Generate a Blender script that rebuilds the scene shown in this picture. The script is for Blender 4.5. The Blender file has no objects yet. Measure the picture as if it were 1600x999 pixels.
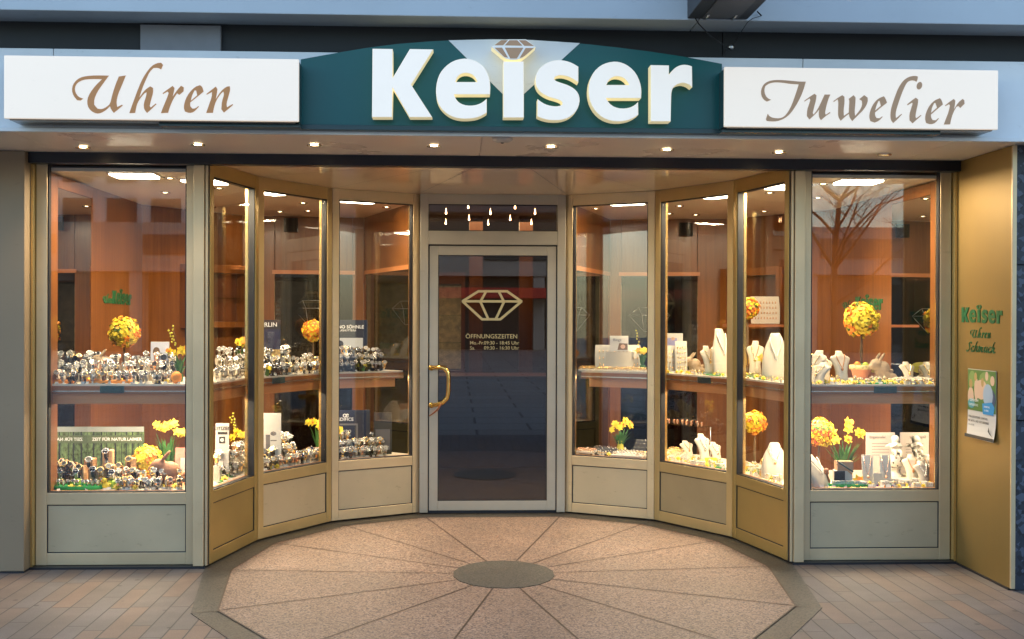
import bpy, bmesh, math, random
from math import sin, cos, pi, radians, sqrt, atan2
from mathutils import Vector, Matrix
random.seed(7)
S = bpy.context.scene
C = S.collection

# ---------------------------------------------------------------- camera
F, CX, CY, CZ, YAW, PIT, ROL = 1874.9, -0.2965, -9.4422, 1.5673, 0.0474, -0.0038, -0.0033
def ray(u, v):
    a = u - 800; b = 499.5 - v
    c, s = cos(ROL), sin(ROL)
    x = c*a + s*b; z = -s*a + c*b; y = F
    c, s = cos(PIT), sin(PIT)
    y2 = c*y - s*z; z2 = s*y + c*z
    c, s = cos(YAW), sin(YAW)
    return (c*x + s*y2, -s*x + c*y2, z2)
def at_y(u, v, Y):
    d = ray(u, v); t = (Y - CY)/d[1]
    return Vector((CX + d[0]*t, Y, CZ + d[2]*t))
def at_z(u, v, Z):
    d = ray(u, v); t = (Z - CZ)/d[2]
    return Vector((CX + d[0]*t, CY + d[1]*t, Z))
def at_x(u, v, X):
    d = ray(u, v); t = (X - CX)/d[0]
    return Vector((X, CY + d[1]*t, CZ + d[2]*t))
def at_r(u, v, dist):
    d = ray(u, v); t = dist/F
    return Vector((CX + d[0]*t, CY + d[1]*t, CZ + d[2]*t))
cam = bpy.data.objects.new("camera", bpy.data.cameras.new("camera"))
C.objects.link(cam); S.camera = cam
right = Vector(ray(800 + F, 499.5)) - Vector(ray(800, 499.5))
up = Vector(ray(800, 499.5 - F)) - Vector(ray(800, 499.5))
fwd = Vector(ray(800, 499.5))
right.normalize(); up.normalize(); fwd.normalize()
mw = Matrix((right, up, -fwd)).transposed().to_4x4()
mw.translation = Vector((CX, CY, CZ)); cam.matrix_world = mw
cam.data.sensor_width = 36; cam.data.lens = 36*F/1600
cam.data.clip_start = 0.05; cam.data.clip_end = 2000

# ---------------------------------------------------------------- sky, sun, exposure
W = bpy.data.worlds.new("World"); S.world = W; W.use_nodes = True
nt = W.node_tree; bg = nt.nodes['Background']
sky = nt.nodes.new('ShaderNodeTexSky'); sky.sky_type = 'NISHITA'; sky.sun_disc = False
SUN_EL, SUN_AZ = radians(28), radians(25)
sky.sun_elevation = SUN_EL; sky.sun_rotation = SUN_AZ
sky.air_density = 1.2; sky.dust_density = .6; sky.ozone_density = 2.2
nt.links.new(sky.outputs[0], bg.inputs[0]); bg.inputs[1].default_value = 0.15
sl = bpy.data.lights.new("sun", 'SUN'); sl.energy = 0.5; sl.angle = radians(40); sl.color = (1, .95, .88)
so = bpy.data.objects.new("sun", sl); C.objects.link(so)
sd = Vector((sin(SUN_AZ)*cos(SUN_EL), cos(SUN_AZ)*cos(SUN_EL), sin(SUN_EL)))
so.rotation_euler = sd.to_track_quat('Z', 'Y').to_euler()
S.view_settings.view_transform = 'Standard'; S.view_settings.look = 'None'
S.view_settings.exposure = 1.55; S.view_settings.gamma = 1; S.view_settings.use_curve_mapping = False
S.render.engine = 'CYCLES'
S.cycles.use_denoising = True
S.cycles.max_bounces = 7; S.cycles.diffuse_bounces = 3; S.cycles.glossy_bounces = 4
S.cycles.transparent_max_bounces = 14; S.cycles.caustics_reflective = False; S.cycles.caustics_refractive = False
S.cycles.sample_clamp_indirect = 4

# ---------------------------------------------------------------- materials
def mat(name, col, rough=.5, metal=0, spec=.5, bump=0, bscale=60, var=0, vscale=8, emit=None, estr=0, coat=0, aniso=None, scuff=0):
    m = bpy.data.materials.new(name); m.use_nodes = True
    n = m.node_tree; p = n.nodes['Principled BSDF']
    p.inputs['Base Color'].default_value = (*col, 1)
    p.inputs['Roughness'].default_value = rough; p.inputs['Metallic'].default_value = metal
    p.inputs['Specular IOR Level'].default_value = spec
    if coat: p.inputs['Coat Weight'].default_value = coat; p.inputs['Coat Roughness'].default_value = .05
    if emit: p.inputs['Emission Color'].default_value = (*emit, 1); p.inputs['Emission Strength'].default_value = estr
    if bump or var:
        tc = n.nodes.new('ShaderNodeTexCoord'); mp = n.nodes.new('ShaderNodeMapping')
        n.links.new(tc.outputs['Object'], mp.inputs[0])
        if aniso: mp.inputs['Scale'].default_value = aniso
        if var:
            ns = n.nodes.new('ShaderNodeTexNoise'); ns.inputs['Scale'].default_value = vscale; ns.inputs['Detail'].default_value = 6
            n.links.new(mp.outputs[0], ns.inputs['Vector'])
            cr = n.nodes.new('ShaderNodeValToRGB')
            a = [max(0, c*(1-var)) for c in col]; b = [min(1, c*(1+var)) for c in col]
            cr.color_ramp.elements[0].position = .3; cr.color_ramp.elements[1].position = .7
            cr.color_ramp.elements[0].color = (*a, 1); cr.color_ramp.elements[1].color = (*b, 1)
            n.links.new(ns.outputs[0], cr.inputs[0]); n.links.new(cr.outputs[0], p.inputs['Base Color'])
            if scuff:
                m2 = n.nodes.new('ShaderNodeMapping'); m2.inputs['Scale'].default_value = (1, 1, 2.6); n.links.new(tc.outputs['Object'], m2.inputs[0])
                s2 = n.nodes.new('ShaderNodeTexNoise'); s2.inputs['Scale'].default_value = 9; s2.inputs['Detail'].default_value = 12; s2.inputs['Roughness'].default_value = .75
                n.links.new(m2.outputs[0], s2.inputs['Vector'])
                r2_ = n.nodes.new('ShaderNodeMapRange'); r2_.inputs[1].default_value = .60; r2_.inputs[2].default_value = .70; r2_.inputs[3].default_value = 1; r2_.inputs[4].default_value = 1-scuff
                n.links.new(s2.outputs[0], r2_.inputs[0])
                x2 = n.nodes.new('ShaderNodeVectorMath'); x2.operation = 'SCALE'; n.links.new(cr.outputs[0], x2.inputs[0]); n.links.new(r2_.outputs[0], x2.inputs['Scale']); n.links.new(x2.outputs[0], p.inputs['Base Color'])
            mr = n.nodes.new('ShaderNodeMapRange'); mr.inputs[3].default_value = max(0.02, rough-.06); mr.inputs[4].default_value = min(1, rough+.08)
            n.links.new(ns.outputs[0], mr.inputs[0]); n.links.new(mr.outputs[0], p.inputs['Roughness'])
        if bump:
            nb = n.nodes.new('ShaderNodeTexNoise'); nb.inputs['Scale'].default_value = bscale; nb.inputs['Detail'].default_value = 3
            n.links.new(mp.outputs[0], nb.inputs['Vector'])
            bp = n.nodes.new('ShaderNodeBump'); bp.inputs['Strength'].default_value = bump; bp.inputs['Distance'].default_value = .01
            n.links.new(nb.outputs[0], bp.inputs['Height']); n.links.new(bp.outputs[0], p.inputs['Normal'])
    return m

ALU = mat('champagne_aluminium', (.64, .49, .29), .38, .42, scuff=.16, var=.09, vscale=3, bump=.03, bscale=900)
ALU_D = mat('panel_aluminium', (.53, .425, .265), .45, .2, scuff=.28, var=.10, vscale=2.5, bump=.03, bscale=900)
RALU = mat('gold_reflection_aluminium', (.50, .35, .12), .36, .65, scuff=.14, var=.08, vscale=3)  # frame metal again, with strong warm reflections put into the colour
RALU2 = mat('pale_gold_reflection_aluminium', (.58, .43, .20), .37, .55, scuff=.14, var=.08, vscale=3)  # frame metal again, with weaker warm reflections put into the colour
OLIVE = mat('olive_panel', (.38, .30, .17), .45, .3, scuff=.2, var=.1, vscale=2.5)
DOORALU = mat('door_aluminium', (.47, .43, .34), .4, .3, scuff=.14, var=.08, vscale=3)
GOLD = mat('gold_anodised', (.30, .195, .062), .48, .6, var=.05, vscale=2, aniso=(1, 60, .6), bump=.02, bscale=40)
PILLAR = mat('pillar_panel', (.29, .21, .13), .5, .2, scuff=.2, var=.06, vscale=1.6)
BLACK = mat('black_rubber', (.012, .012, .015), .5)
BEAM = mat('black_beam', (.006, .007, .012), .35)
CREAMC = mat('case_ceiling', (.74, .64, .52), .6, var=.02)
SOFF = mat('lacquered_soffit', (.92, .83, .73), .28, 0, .4, var=.03, vscale=1.5)
SOFF2 = mat('vestibule_ceiling', (.80, .69, .53), .07, 0, .8, var=.04, vscale=1.5)
FASC = mat('white_fascia', (.74, .76, .77), .45, scuff=.2, var=.07, vscale=2.2, bump=.05, bscale=6)
UPPER = mat('upper_cladding', (.47, .51, .54), .4, scuff=.15, var=.08, vscale=1.3, bump=.05, bscale=5)
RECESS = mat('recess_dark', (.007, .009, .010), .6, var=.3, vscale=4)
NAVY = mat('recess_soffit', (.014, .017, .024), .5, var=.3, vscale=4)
GREYB = mat('grey_block', (.20, .205, .22), .6, var=.08)
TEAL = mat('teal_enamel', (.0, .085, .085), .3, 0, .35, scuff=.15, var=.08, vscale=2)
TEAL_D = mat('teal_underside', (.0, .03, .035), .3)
SIGNF = mat('backlit_sign_face', (.66, .61, .54), .3, scuff=.06, emit=(1, .84, .67), estr=.17, var=.015, vscale=1.5)
SIGNS = mat('sign_side', (.02, .06, .065), .35)
SIGNU = mat('sign_underside', (.16, .15, .14), .15, .6)
LETW = mat('white_letter', (.72, .69, .63), .3, emit=(1, .90, .78), estr=.15, var=.02)
LETS = mat('cream_letter_side', (.75, .66, .40), .4, emit=(1, .86, .5), estr=.16)
BROWN = mat('brown_film', (.52, .21, .06), .45, emit=(.8, .40, .18), estr=.03)
BROWN2 = mat('taupe_film', (.44, .25, .13), .45, emit=(.7, .45, .30), estr=.03)
TRIMW = mat('facet_white', (.85, .84, .8), .4, emit=(1, .97, .9), estr=.05)
GREENL = mat('green_letter', (.01, .12, .04), .4)
BRASS = mat('polished_brass', (.80, .52, .16), .14, 1)
GOLDF = mat('gold_film', (.55, .45, .22), .4, .3)
CLOTH = mat('cream_cloth', (.74, .64, .48), .85, bump=.2, bscale=300, var=.05, vscale=20)
SHELFTOP = mat('shelf_cloth', (.74, .66, .52), .8, bump=.2, bscale=300)
IVORY = mat('ivory_leatherette', (.66, .58, .45), .55, bump=.1, bscale=200)
IVORY2 = mat('white_leatherette', (.68, .63, .53), .5)
STEEL = mat('watch_steel', (.62, .61, .59), .16, 1)
STEEL2 = mat('brushed_steel', (.55, .55, .55), .3, 1)
GOLDW = mat('watch_gold', (.95, .66, .28), .14, 1)
ROSE = mat('rose_gold', (.90, .55, .38), .16, 1)
LBLACK = mat('black_leather', (.015, .014, .014), .45)
LBROWN = mat('brown_leather', (.13, .05, .02), .5)
DIALW = mat('dial_white', (.48, .46, .42), .25, coat=.8)
DIALB = mat('dial_black', (.02, .02, .028), .2, coat=.8)
DIALC = mat('dial_blue', (.02, .05, .14), .2, coat=.8)
CREAMST = mat('cuff_stand', (.72, .66, .55), .45)
SMOKE = mat('black_acrylic', (.02, .02, .022), .12, coat=.6)
YEL = mat('daffodil_petal', (.76, .56, .03), .6, var=.12, vscale=30)
YEL2 = mat('lemon_petal', (.66, .58, .06), .6, var=.12, vscale=30)
ORA = mat('orange_petal', (.90, .30, .03), .6)
REDP = mat('coral_petal', (.85, .16, .08), .6)
LEAF = mat('leaf_green', (.05, .17, .03), .6, var=.25, vscale=30)
MOSS = mat('green_felt', (.02, .30, .06), .8, bump=.5, bscale=200)
LIME = mat('lime_gloss', (.40, .58, .03), .35)
TERRA = mat('terracotta', (.62, .25, .12), .7, bump=.1, bscale=80)
BARK = mat('twig_bark', (.16, .10, .05), .8)
RABB = mat('beige_ceramic', (.38, .28, .17), .55, var=.15, vscale=40, bump=.2, bscale=80)
RABB2 = mat('terracotta_ceramic', (.42, .19, .09), .6, var=.12, vscale=40, bump=.2, bscale=80)
PORC = mat('white_porcelain', (.70, .64, .54), .35, bump=.1, bscale=60)
WOODB = mat('light_wood', (.62, .36, .17), .5, var=.15, vscale=12, aniso=(1, 1, 8))
CARD = mat('white_card', (.62, .59, .54), .6)
CARDG = mat('grey_card', (.56, .53, .50), .6)
PRINTB = mat('print_black', (.02, .02, .025), .5)
PRINTN = mat('print_navy', (.008, .013, .035), .4)
PRINTT = mat('print_grey_text', (.14, .13, .14), .6)
PRINTW = mat('print_white', (.8, .8, .8), .5)
PLAQ = mat('dark_plaque', (.01, .045, .045), .35)
VELB = mat('black_velvet', (.015, .015, .018), .9)
SKINP = mat('print_skin', (.62, .38, .26), .6)
HAIRP = mat('print_hair', (.16, .09, .05), .6)
LAMPW = mat('lamp_diffuser', (.9, .85, .75), .4, emit=(1, .86, .62), estr=9)
BULB = mat('halogen_bulb', (.9, .8, .6), .3, emit=(1, .72, .38), estr=14)
BULBOFF = mat('unlit_bulb', (.75, .74, .72), .2)
TINY = mat('star_bulb', (.9, .6, .4), .3, emit=(1, .50, .22), estr=9)
CHROME = mat('lamp_trim', (.75, .70, .62), .2, .9)
SHOPW = mat('shop_wall', (.10, .055, .03), .6, var=.2)
SHOPC = mat('shop_ceiling', (.16, .10, .07), .6)
SHOPF = mat('shop_floor', (.05, .045, .04), .3)
VITR = mat('lit_cabinet', (.5, .36, .18), .5, emit=(1, .66, .3), estr=.07, var=.6, vscale=14)
JOINT = mat('joint_bronze', (.05, .026, .016), .5)
GRILLE = mat('speaker_grille', (.02, .02, .02), .6, bump=1, bscale=400)

def wood(name, c1, c2, rough=.3, horiz=False):
    m = bpy.data.materials.new(name); m.use_nodes = True; n = m.node_tree; p = n.nodes['Principled BSDF']
    tc = n.nodes.new('ShaderNodeTexCoord'); mp = n.nodes.new('ShaderNodeMapping')
    mp.inputs['Scale'].default_value = (2, 2, 26) if horiz else (26, 26, 1.2)
    n.links.new(tc.outputs['Object'], mp.inputs[0])
    ns = n.nodes.new('ShaderNodeTexNoise'); ns.inputs['Scale'].default_value = 1.6; ns.inputs['Detail'].default_value = 9; ns.inputs['Roughness'].default_value = .62
    n.links.new(mp.outputs[0], ns.inputs['Vector'])
    mp2 = n.nodes.new('ShaderNodeMapping'); mp2.inputs['Scale'].default_value = (1.6, 1.6, .5); n.links.new(tc.outputs['Object'], mp2.inputs[0])
    n2 = n.nodes.new('ShaderNodeTexNoise'); n2.inputs['Scale'].default_value = 1.2; n.links.new(mp2.outputs[0], n2.inputs['Vector'])
    mx = n.nodes.new('ShaderNodeMath'); mx.operation = 'MULTIPLY_ADD'; mx.inputs[1].default_value = .55
    n.links.new(n2.outputs[0], mx.inputs[0])
    ms = n.nodes.new('ShaderNodeMath'); ms.operation = 'MULTIPLY'; ms.inputs[1].default_value = .5
    n.links.new(ns.outputs[0], ms.inputs[0]); n.links.new(ms.outputs[0], mx.inputs[2])
    cr = n.nodes.new('ShaderNodeValToRGB'); cr.color_ramp.elements[0].position = .36; cr.color_ramp.elements[1].position = .68
    cr.color_ramp.elements[0].color = (*c1, 1); cr.color_ramp.elements[1].color = (*c2, 1)
    n.links.new(mx.outputs[0], cr.inputs[0]); n.links.new(cr.outputs[0], p.inputs['Base Color'])
    p.inputs['Roughness'].default_value = rough; p.inputs['Coat Weight'].default_value = .25; p.inputs['Coat Roughness'].default_value = .15
    return m
WOOD = wood('cherry_veneer', (.15, .05, .012), (.31, .115, .028))
WOODH = wood('cherry_shelf', (.30, .095, .03), (.44, .155, .05), .28, True)
WOODL = wood('cherry_light_trim', (.60, .21, .07), (.72, .30, .11), .3, True)
WOODD = wood('cherry_dark', (.13, .045, .02), (.2, .07, .03))

def glass(name, f0=.075, tint=(1, 1, 1), rough=0.0):
    m = bpy.data.materials.new(name); m.use_nodes = True; n = m.node_tree
    n.nodes.remove(n.nodes['Principled BSDF']); out = n.nodes['Material Output']
    lw = n.nodes.new('ShaderNodeLayerWeight'); lw.inputs[0].default_value = .5
    pw = n.nodes.new('ShaderNodeMath'); pw.operation = 'POWER'; pw.inputs[1].default_value = 5
    n.links.new(lw.outputs['Facing'], pw.inputs[0])
    ma = n.nodes.new('ShaderNodeMath'); ma.operation = 'MULTIPLY_ADD'; ma.inputs[1].default_value = 1-f0; ma.inputs[2].default_value = f0
    n.links.new(pw.outputs[0], ma.inputs[0])
    tr = n.nodes.new('ShaderNodeBsdfTransparent'); tr.inputs[0].default_value = (*tint, 1)
    gl = n.nodes.new('ShaderNodeBsdfGlossy'); gl.inputs['Roughness'].default_value = rough
    ms = n.nodes.new('ShaderNodeMixShader')
    n.links.new(ma.outputs[0], ms.inputs[0]); n.links.new(tr.outputs[0], ms.inputs[1]); n.links.new(gl.outputs[0], ms.inputs[2])
    n.links.new(ms.outputs[0], out.inputs[0])
    return m
GLASS = glass('window_glass', .06, (.97, .98, .97))
DGLASS = glass('door_glass', .095, (.55, .55, .54))
TGLASS = glass('tinted_glass', .05, (.35, .36, .40))
CLEAR = glass('clear_shelf_glass', .05, (.9, .97, .93))
MIRROR = mat('mirror', (.80, .82, .82), .01, 1)

def speckle(name, base, dark, light, scale=260, rough=.45):
    m = bpy.data.materials.new(name); m.use_nodes = True; n = m.node_tree; p = n.nodes['Principled BSDF']
    tc = n.nodes.new('ShaderNodeTexCoord')
    v = n.nodes.new('ShaderNodeTexVoronoi'); v.inputs['Scale'].default_value = scale; n.links.new(tc.outputs['Object'], v.inputs['Vector'])
    cr = n.nodes.new('ShaderNodeValToRGB'); cr.color_ramp.interpolation = 'CONSTANT'
    e = cr.color_ramp.elements; e[0].color = (*dark, 1); e[0].position = 0; e[1].color = (*base, 1); e[1].position = .22
    x = e.new(.75); x.color = (*light, 1)
    sp = n.nodes.new('ShaderNodeSeparateColor'); n.links.new(v.outputs['Color'], sp.inputs[0]); n.links.new(sp.outputs[0], cr.inputs[0])
    ns = n.nodes.new('ShaderNodeTexNoise'); ns.inputs['Scale'].default_value = 1.7; ns.inputs['Detail'].default_value = 7; n.links.new(tc.outputs['Object'], ns.inputs['Vector'])
    mr = n.nodes.new('ShaderNodeMapRange'); mr.inputs[1].default_value = .3; mr.inputs[2].default_value = .7; mr.inputs[3].default_value = .80; mr.inputs[4].default_value = 1.12
    n.links.new(ns.outputs[0], mr.inputs[0])
    mx = n.nodes.new('ShaderNodeVectorMath'); mx.operation = 'SCALE'; n.links.new(cr.outputs[0], mx.inputs[0]); n.links.new(mr.outputs[0], mx.inputs['Scale'])
    n.links.new(mx.outputs[0], p.inputs['Base Color']); p.inputs['Roughness'].default_value = rough
    v2 = n.nodes.new('ShaderNodeTexVoronoi'); v2.inputs['Scale'].default_value = 3.1; n.links.new(tc.outputs['Object'], v2.inputs['Vector'])
    m3 = n.nodes.new('ShaderNodeMapRange'); m3.inputs[1].default_value = .035; m3.inputs[2].default_value = .055; m3.inputs[3].default_value = .62; m3.inputs[4].default_value = 1
    n.links.new(v2.outputs['Distance'], m3.inputs[0])
    mx3 = n.nodes.new('ShaderNodeVectorMath'); mx3.operation = 'SCALE'; n.links.new(mx.outputs[0], mx3.inputs[0]); n.links.new(m3.outputs[0], mx3.inputs['Scale']); mx = mx3
    n.links.new(mx.outputs[0], p.inputs['Base Color'])
    mr2 = n.nodes.new('ShaderNodeMapRange'); mr2.inputs[3].default_value = rough-.1; mr2.inputs[4].default_value = rough+.15
    n.links.new(ns.outputs[0], mr2.inputs[0]); n.links.new(mr2.outputs[0], p.inputs['Roughness'])
    return m
GRAN = speckle('pink_granite', (.235, .155, .112), (.09, .064, .055), (.33, .235, .18), 125, .5)
GRANG = speckle('grey_granite', (.066, .060, .048), (.03, .027, .022), (.095, .086, .07), 150, .5)
STONE = speckle('dark_blue_stone', (.022, .028, .042), (.010, .012, .02), (.07, .085, .12), 42, .45)

def pavers():
    m = bpy.data.materials.new('plank_pavers'); m.use_nodes = True; n = m.node_tree; p = n.nodes['Principled BSDF']
    tc = n.nodes.new('ShaderNodeTexCoord'); mp = n.nodes.new('ShaderNodeMapping'); mp.inputs['Rotation'].default_value = (0, 0, radians(90))
    mp.inputs['Location'].default_value = (.15, .03, 0)
    n.links.new(tc.outputs['Object'], mp.inputs[0])
    def brick(c1, c2, mo):
        b = n.nodes.new('ShaderNodeTexBrick'); b.inputs['Scale'].default_value = 1
        b.inputs['Brick Width'].default_value = .62; b.inputs['Row Height'].default_value = .105; b.inputs['Mortar Size'].default_value = .0042
        b.inputs['Mortar Smooth'].default_value = .3; b.offset = .37; b.offset_frequency = 3; b.squash = .72; b.squash_frequency = 4
        b.inputs['Color1'].default_value = c1; b.inputs['Color2'].default_value = c2; b.inputs['Mortar'].default_value = mo
        n.links.new(mp.outputs[0], b.inputs['Vector']); return b
    b = brick((0, 0, 0, 1), (1, 1, 1, 1), (.5, .5, .5, 1))
    cr = n.nodes.new('ShaderNodeValToRGB'); e = cr.color_ramp.elements
    e[0].color = (.165, .138, .12, 1); e[1].color = (.155, .135, .125, 1)
    for pos, c in ((.25, (.185, .138, .108)), (.5, (.16, .138, .122)), (.72, (.215, .142, .10)), (.85, (.17, .148, .134))):
        x = e.new(pos); x.color = (*c, 1)
    n.links.new(b.outputs['Color'], cr.inputs[0])
    ns = n.nodes.new('ShaderNodeTexNoise'); ns.inputs['Scale'].default_value = 2.2; ns.inputs['Detail'].default_value = 9; ns.inputs['Roughness'].default_value = .65
    n.links.new(tc.outputs['Object'], ns.inputs['Vector'])
    mr = n.nodes.new('ShaderNodeMapRange'); mr.inputs[1].default_value = .3; mr.inputs[2].default_value = .7; mr.inputs[3].default_value = .74; mr.inputs[4].default_value = 1.16
    n.links.new(ns.outputs[0], mr.inputs[0])
    g = n.nodes.new('ShaderNodeTexNoise'); g.inputs['Scale'].default_value = 130; g.inputs['Detail'].default_value = 4; n.links.new(tc.outputs['Object'], g.inputs['Vector'])
    mrg = n.nodes.new('ShaderNodeMapRange'); mrg.inputs[1].default_value = .3; mrg.inputs[2].default_value = .7; mrg.inputs[3].default_value = .85; mrg.inputs[4].default_value = 1.12
    n.links.new(g.outputs[0], mrg.inputs[0])
    mm = n.nodes.new('ShaderNodeMath'); mm.operation = 'MULTIPLY'; n.links.new(mr.outputs[0], mm.inputs[0]); n.links.new(mrg.outputs[0], mm.inputs[1])
    sc = n.nodes.new('ShaderNodeVectorMath'); sc.operation = 'SCALE'; n.links.new(cr.outputs[0], sc.inputs[0]); n.links.new(mm.outputs[0], sc.inputs['Scale'])
    mx = n.nodes.new('ShaderNodeMix'); mx.data_type = 'RGBA'; n.links.new(b.outputs['Fac'], mx.inputs[0])
    v2 = n.nodes.new('ShaderNodeTexVoronoi'); v2.inputs['Scale'].default_value = 4.3; n.links.new(tc.outputs['Object'], v2.inputs['Vector'])
    m3 = n.nodes.new('ShaderNodeMapRange'); m3.inputs[1].default_value = .05; m3.inputs[2].default_value = .08; m3.inputs[3].default_value = .5; m3.inputs[4].default_value = 1
    n.links.new(v2.outputs['Distance'], m3.inputs[0])
    mx3 = n.nodes.new('ShaderNodeVectorMath'); mx3.operation = 'SCALE'; n.links.new(sc.outputs[0], mx3.inputs[0]); n.links.new(m3.outputs[0], mx3.inputs['Scale'])
    n.links.new(mx3.outputs[0], mx.inputs[6]); mx.inputs[7].default_value = (.058, .050, .046, 1)
    n.links.new(mx.outputs[2], p.inputs['Base Color']); p.inputs['Roughness'].default_value = .62
    bp = n.nodes.new('ShaderNodeBump'); bp.inputs['Strength'].default_value = .5; bp.inputs['Distance'].default_value = .004; bp.invert = True
    n.links.new(b.outputs['Fac'], bp.inputs['Height']); n.links.new(bp.outputs[0], p.inputs['Normal'])
    return m
PAV = pavers()
def slabs():
    m = bpy.data.materials.new('street_slabs'); m.use_nodes = True; n = m.node_tree; p = n.nodes['Principled BSDF']
    tc = n.nodes.new('ShaderNodeTexCoord'); b = n.nodes.new('ShaderNodeTexBrick'); b.inputs['Scale'].default_value = 1; b.inputs['Brick Width'].default_value = 1.5; b.inputs['Row Height'].default_value = 1.0
    b.inputs['Mortar Size'].default_value = .02; b.inputs['Color1'].default_value = (.34, .29, .245, 1); b.inputs['Color2'].default_value = (.40, .35, .30, 1); b.inputs['Mortar'].default_value = (.09, .08, .07, 1)
    n.links.new(tc.outputs['Object'], b.inputs['Vector']); n.links.new(b.outputs[0], p.inputs['Base Color']); p.inputs['Roughness'].default_value = .6
    return m
ASPH = slabs()

# ---------------------------------------------------------------- mesh builder
class MB:
    def __init__(s): s.v = []; s.f = []; s.m = []; s.sm = []
    def add(s, vs, fs, mi=0, smooth=False):
        o = len(s.v); s.v += [tuple(v) for v in vs]
        for f in fs: s.f.append([o+i for i in f]); s.m.append(mi); s.sm.append(smooth)
        return s
    def box(s, x0, x1, y0, y1, z0, z1, mi=0, M=None):
        vs = [Vector((x, y, z)) for x in (x0, x1) for y in (y0, y1) for z in (z0, z1)]
        if M is not None: vs = [M @ v for v in vs]
        return s.add(vs, [(0, 1, 3, 2), (4, 6, 7, 5), (0, 4, 5, 1), (2, 3, 7, 6), (0, 2, 6, 4), (1, 5, 7, 3)], mi)
    def seg(s, A, B, t0, t1, z0, z1, d0, d1, mi=0):   # box along A-B, d>0 is towards the street side
        A = Vector((A[0], A[1])); B = Vector((B[0], B[1])); L = (B-A).length; d = (B-A)/L; n = Vector((d.y, -d.x))
        if t1 <= 0: t1 = L+t1
        vs = []
        for t in (t0, t1):
            for q in (d1, d0):
                for z in (z0, z1):
                    p = A + d*t + n*q; vs.append((p.x, p.y, z))
        return s.add(vs, [(0, 1, 3, 2), (4, 6, 7, 5), (0, 4, 5, 1), (2, 3, 7, 6), (0, 2, 6, 4), (1, 5, 7, 3)], mi)
    def prism(s, pts, z0, z1, mi=0):
        n = len(pts); vs = [(p[0], p[1], z0) for p in pts] + [(p[0], p[1], z1) for p in pts]
        fs = [tuple(range(n))[::-1], tuple(range(n, 2*n))] + [(i, (i+1) % n, n+(i+1) % n, n+i) for i in range(n)]
        return s.add(vs, fs, mi)
    def tube(s, path, r, n=8, mi=0, closed=False, flat=1.0):
        path = [Vector(p) for p in path]; k = len(path); rings = []; prev = None
        rr = r if isinstance(r, (list, tuple)) else [r]*k
        for i, p in enumerate(path):
            a = path[(i-1) % k] if (closed or i > 0) else p; b = path[(i+1) % k] if (closed or i < k-1) else p
            t = (b-a).normalized()
            if prev is None:
                ref = Vector((0, 0, 1)) if abs(t.z) < .9 else Vector((1, 0, 0)); x = t.cross(ref).normalized()
            else: x = (prev - t*prev.dot(t)).normalized()
            prev = x; y = t.cross(x)
            rings.append([p + (x*cos(2*pi*j/n) + y*sin(2*pi*j/n)*flat)*rr[i] for j in range(n)])
        vs = [q for R in rings for q in R]; fs = []
        for i in range(k if closed else k-1):
            for j in range(n):
                fs.append((i*n+j, i*n+(j+1) % n, ((i+1) % k)*n+(j+1) % n, ((i+1) % k)*n+j))
        if not closed: fs += [tuple(range(n))[::-1], tuple(range((k-1)*n, k*n))]
        return s.add(vs, fs, mi, True)
    def lathe(s, prof, n=16, mi=0, M=None, smooth=True):
        vs = []
        for r, z in prof:
            for j in range(n):
                v = Vector((r*cos(2*pi*j/n), r*sin(2*pi*j/n), z)); vs.append(M @ v if M is not None else v)
        fs = []
        for i in range(len(prof)-1):
            for j in range(n): fs.append((i*n+j, i*n+(j+1) % n, (i+1)*n+(j+1) % n, (i+1)*n+j))
        s.add(vs, fs, mi, smooth)
        k = len(prof)-1
        return s.add([vs[j] for j in range(n)] + [vs[k*n+j] for j in range(n)], [tuple(range(n))[::-1], tuple(range(n, 2*n))], mi)
    def ball(s, c, r, n=10, mi=0, sc=(1, 1, 1), rot=None):
        c = Vector(c); vs = []; k = max(4, n//2+1)
        R = rot.to_matrix() if rot is not None else Matrix.Identity(3)
        for i in range(1, k):
            th = pi*i/k
            for j in range(n):
                a = 2*pi*j/n; vs.append(c + R @ Vector((r*sc[0]*sin(th)*cos(a), r*sc[1]*sin(th)*sin(a), r*sc[2]*cos(th))))
        top = len(vs); vs += [c + R @ Vector((0, 0, r*sc[2])), c - R @ Vector((0, 0, r*sc[2]))]
        fs = []
        for i in range(k-2):
            for j in range(n): fs.append((i*n+j, (i+1)*n+j, (i+1)*n+(j+1) % n, i*n+(j+1) % n))
        for j in range(n):
            fs.append((top, j, (j+1) % n)); fs.append((top+1, (k-2)*n+(j+1) % n, (k-2)*n+j))
        return s.add(vs, fs, mi, True)
    def build(s, name, mats, parent=None, bevel=0, loc=None):
        me = bpy.data.meshes.new(name); me.from_pydata(s.v, [], s.f)
        for m in (mats if isinstance(mats, (list, tuple)) else [mats]): me.materials.append(m)
        for p, mi, sm in zip(me.polygons, s.m, s.sm): p.material_index = mi; p.use_smooth = sm
        bm = bmesh.new(); bm.from_mesh(me); bmesh.ops.recalc_face_normals(bm, faces=bm.faces[:]) ; bm.to_mesh(me); bm.free()
        me.update()
        o = bpy.data.objects.new(name, me); C.objects.link(o)
        if parent is not None: o.parent = parent
        if loc is not None: o.location = loc
        if bevel:
            b = o.modifiers.new('bevel', 'BEVEL'); b.width = bevel; b.segments = 2; b.limit_method = 'ANGLE'
        return o
def tag(o, label=None, cat=None, group=None, kind=None):
    if label: o['label'] = label
    if cat: o['category'] = cat
    if group: o['group'] = group
    if kind: o['kind'] = kind
    return o
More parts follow.
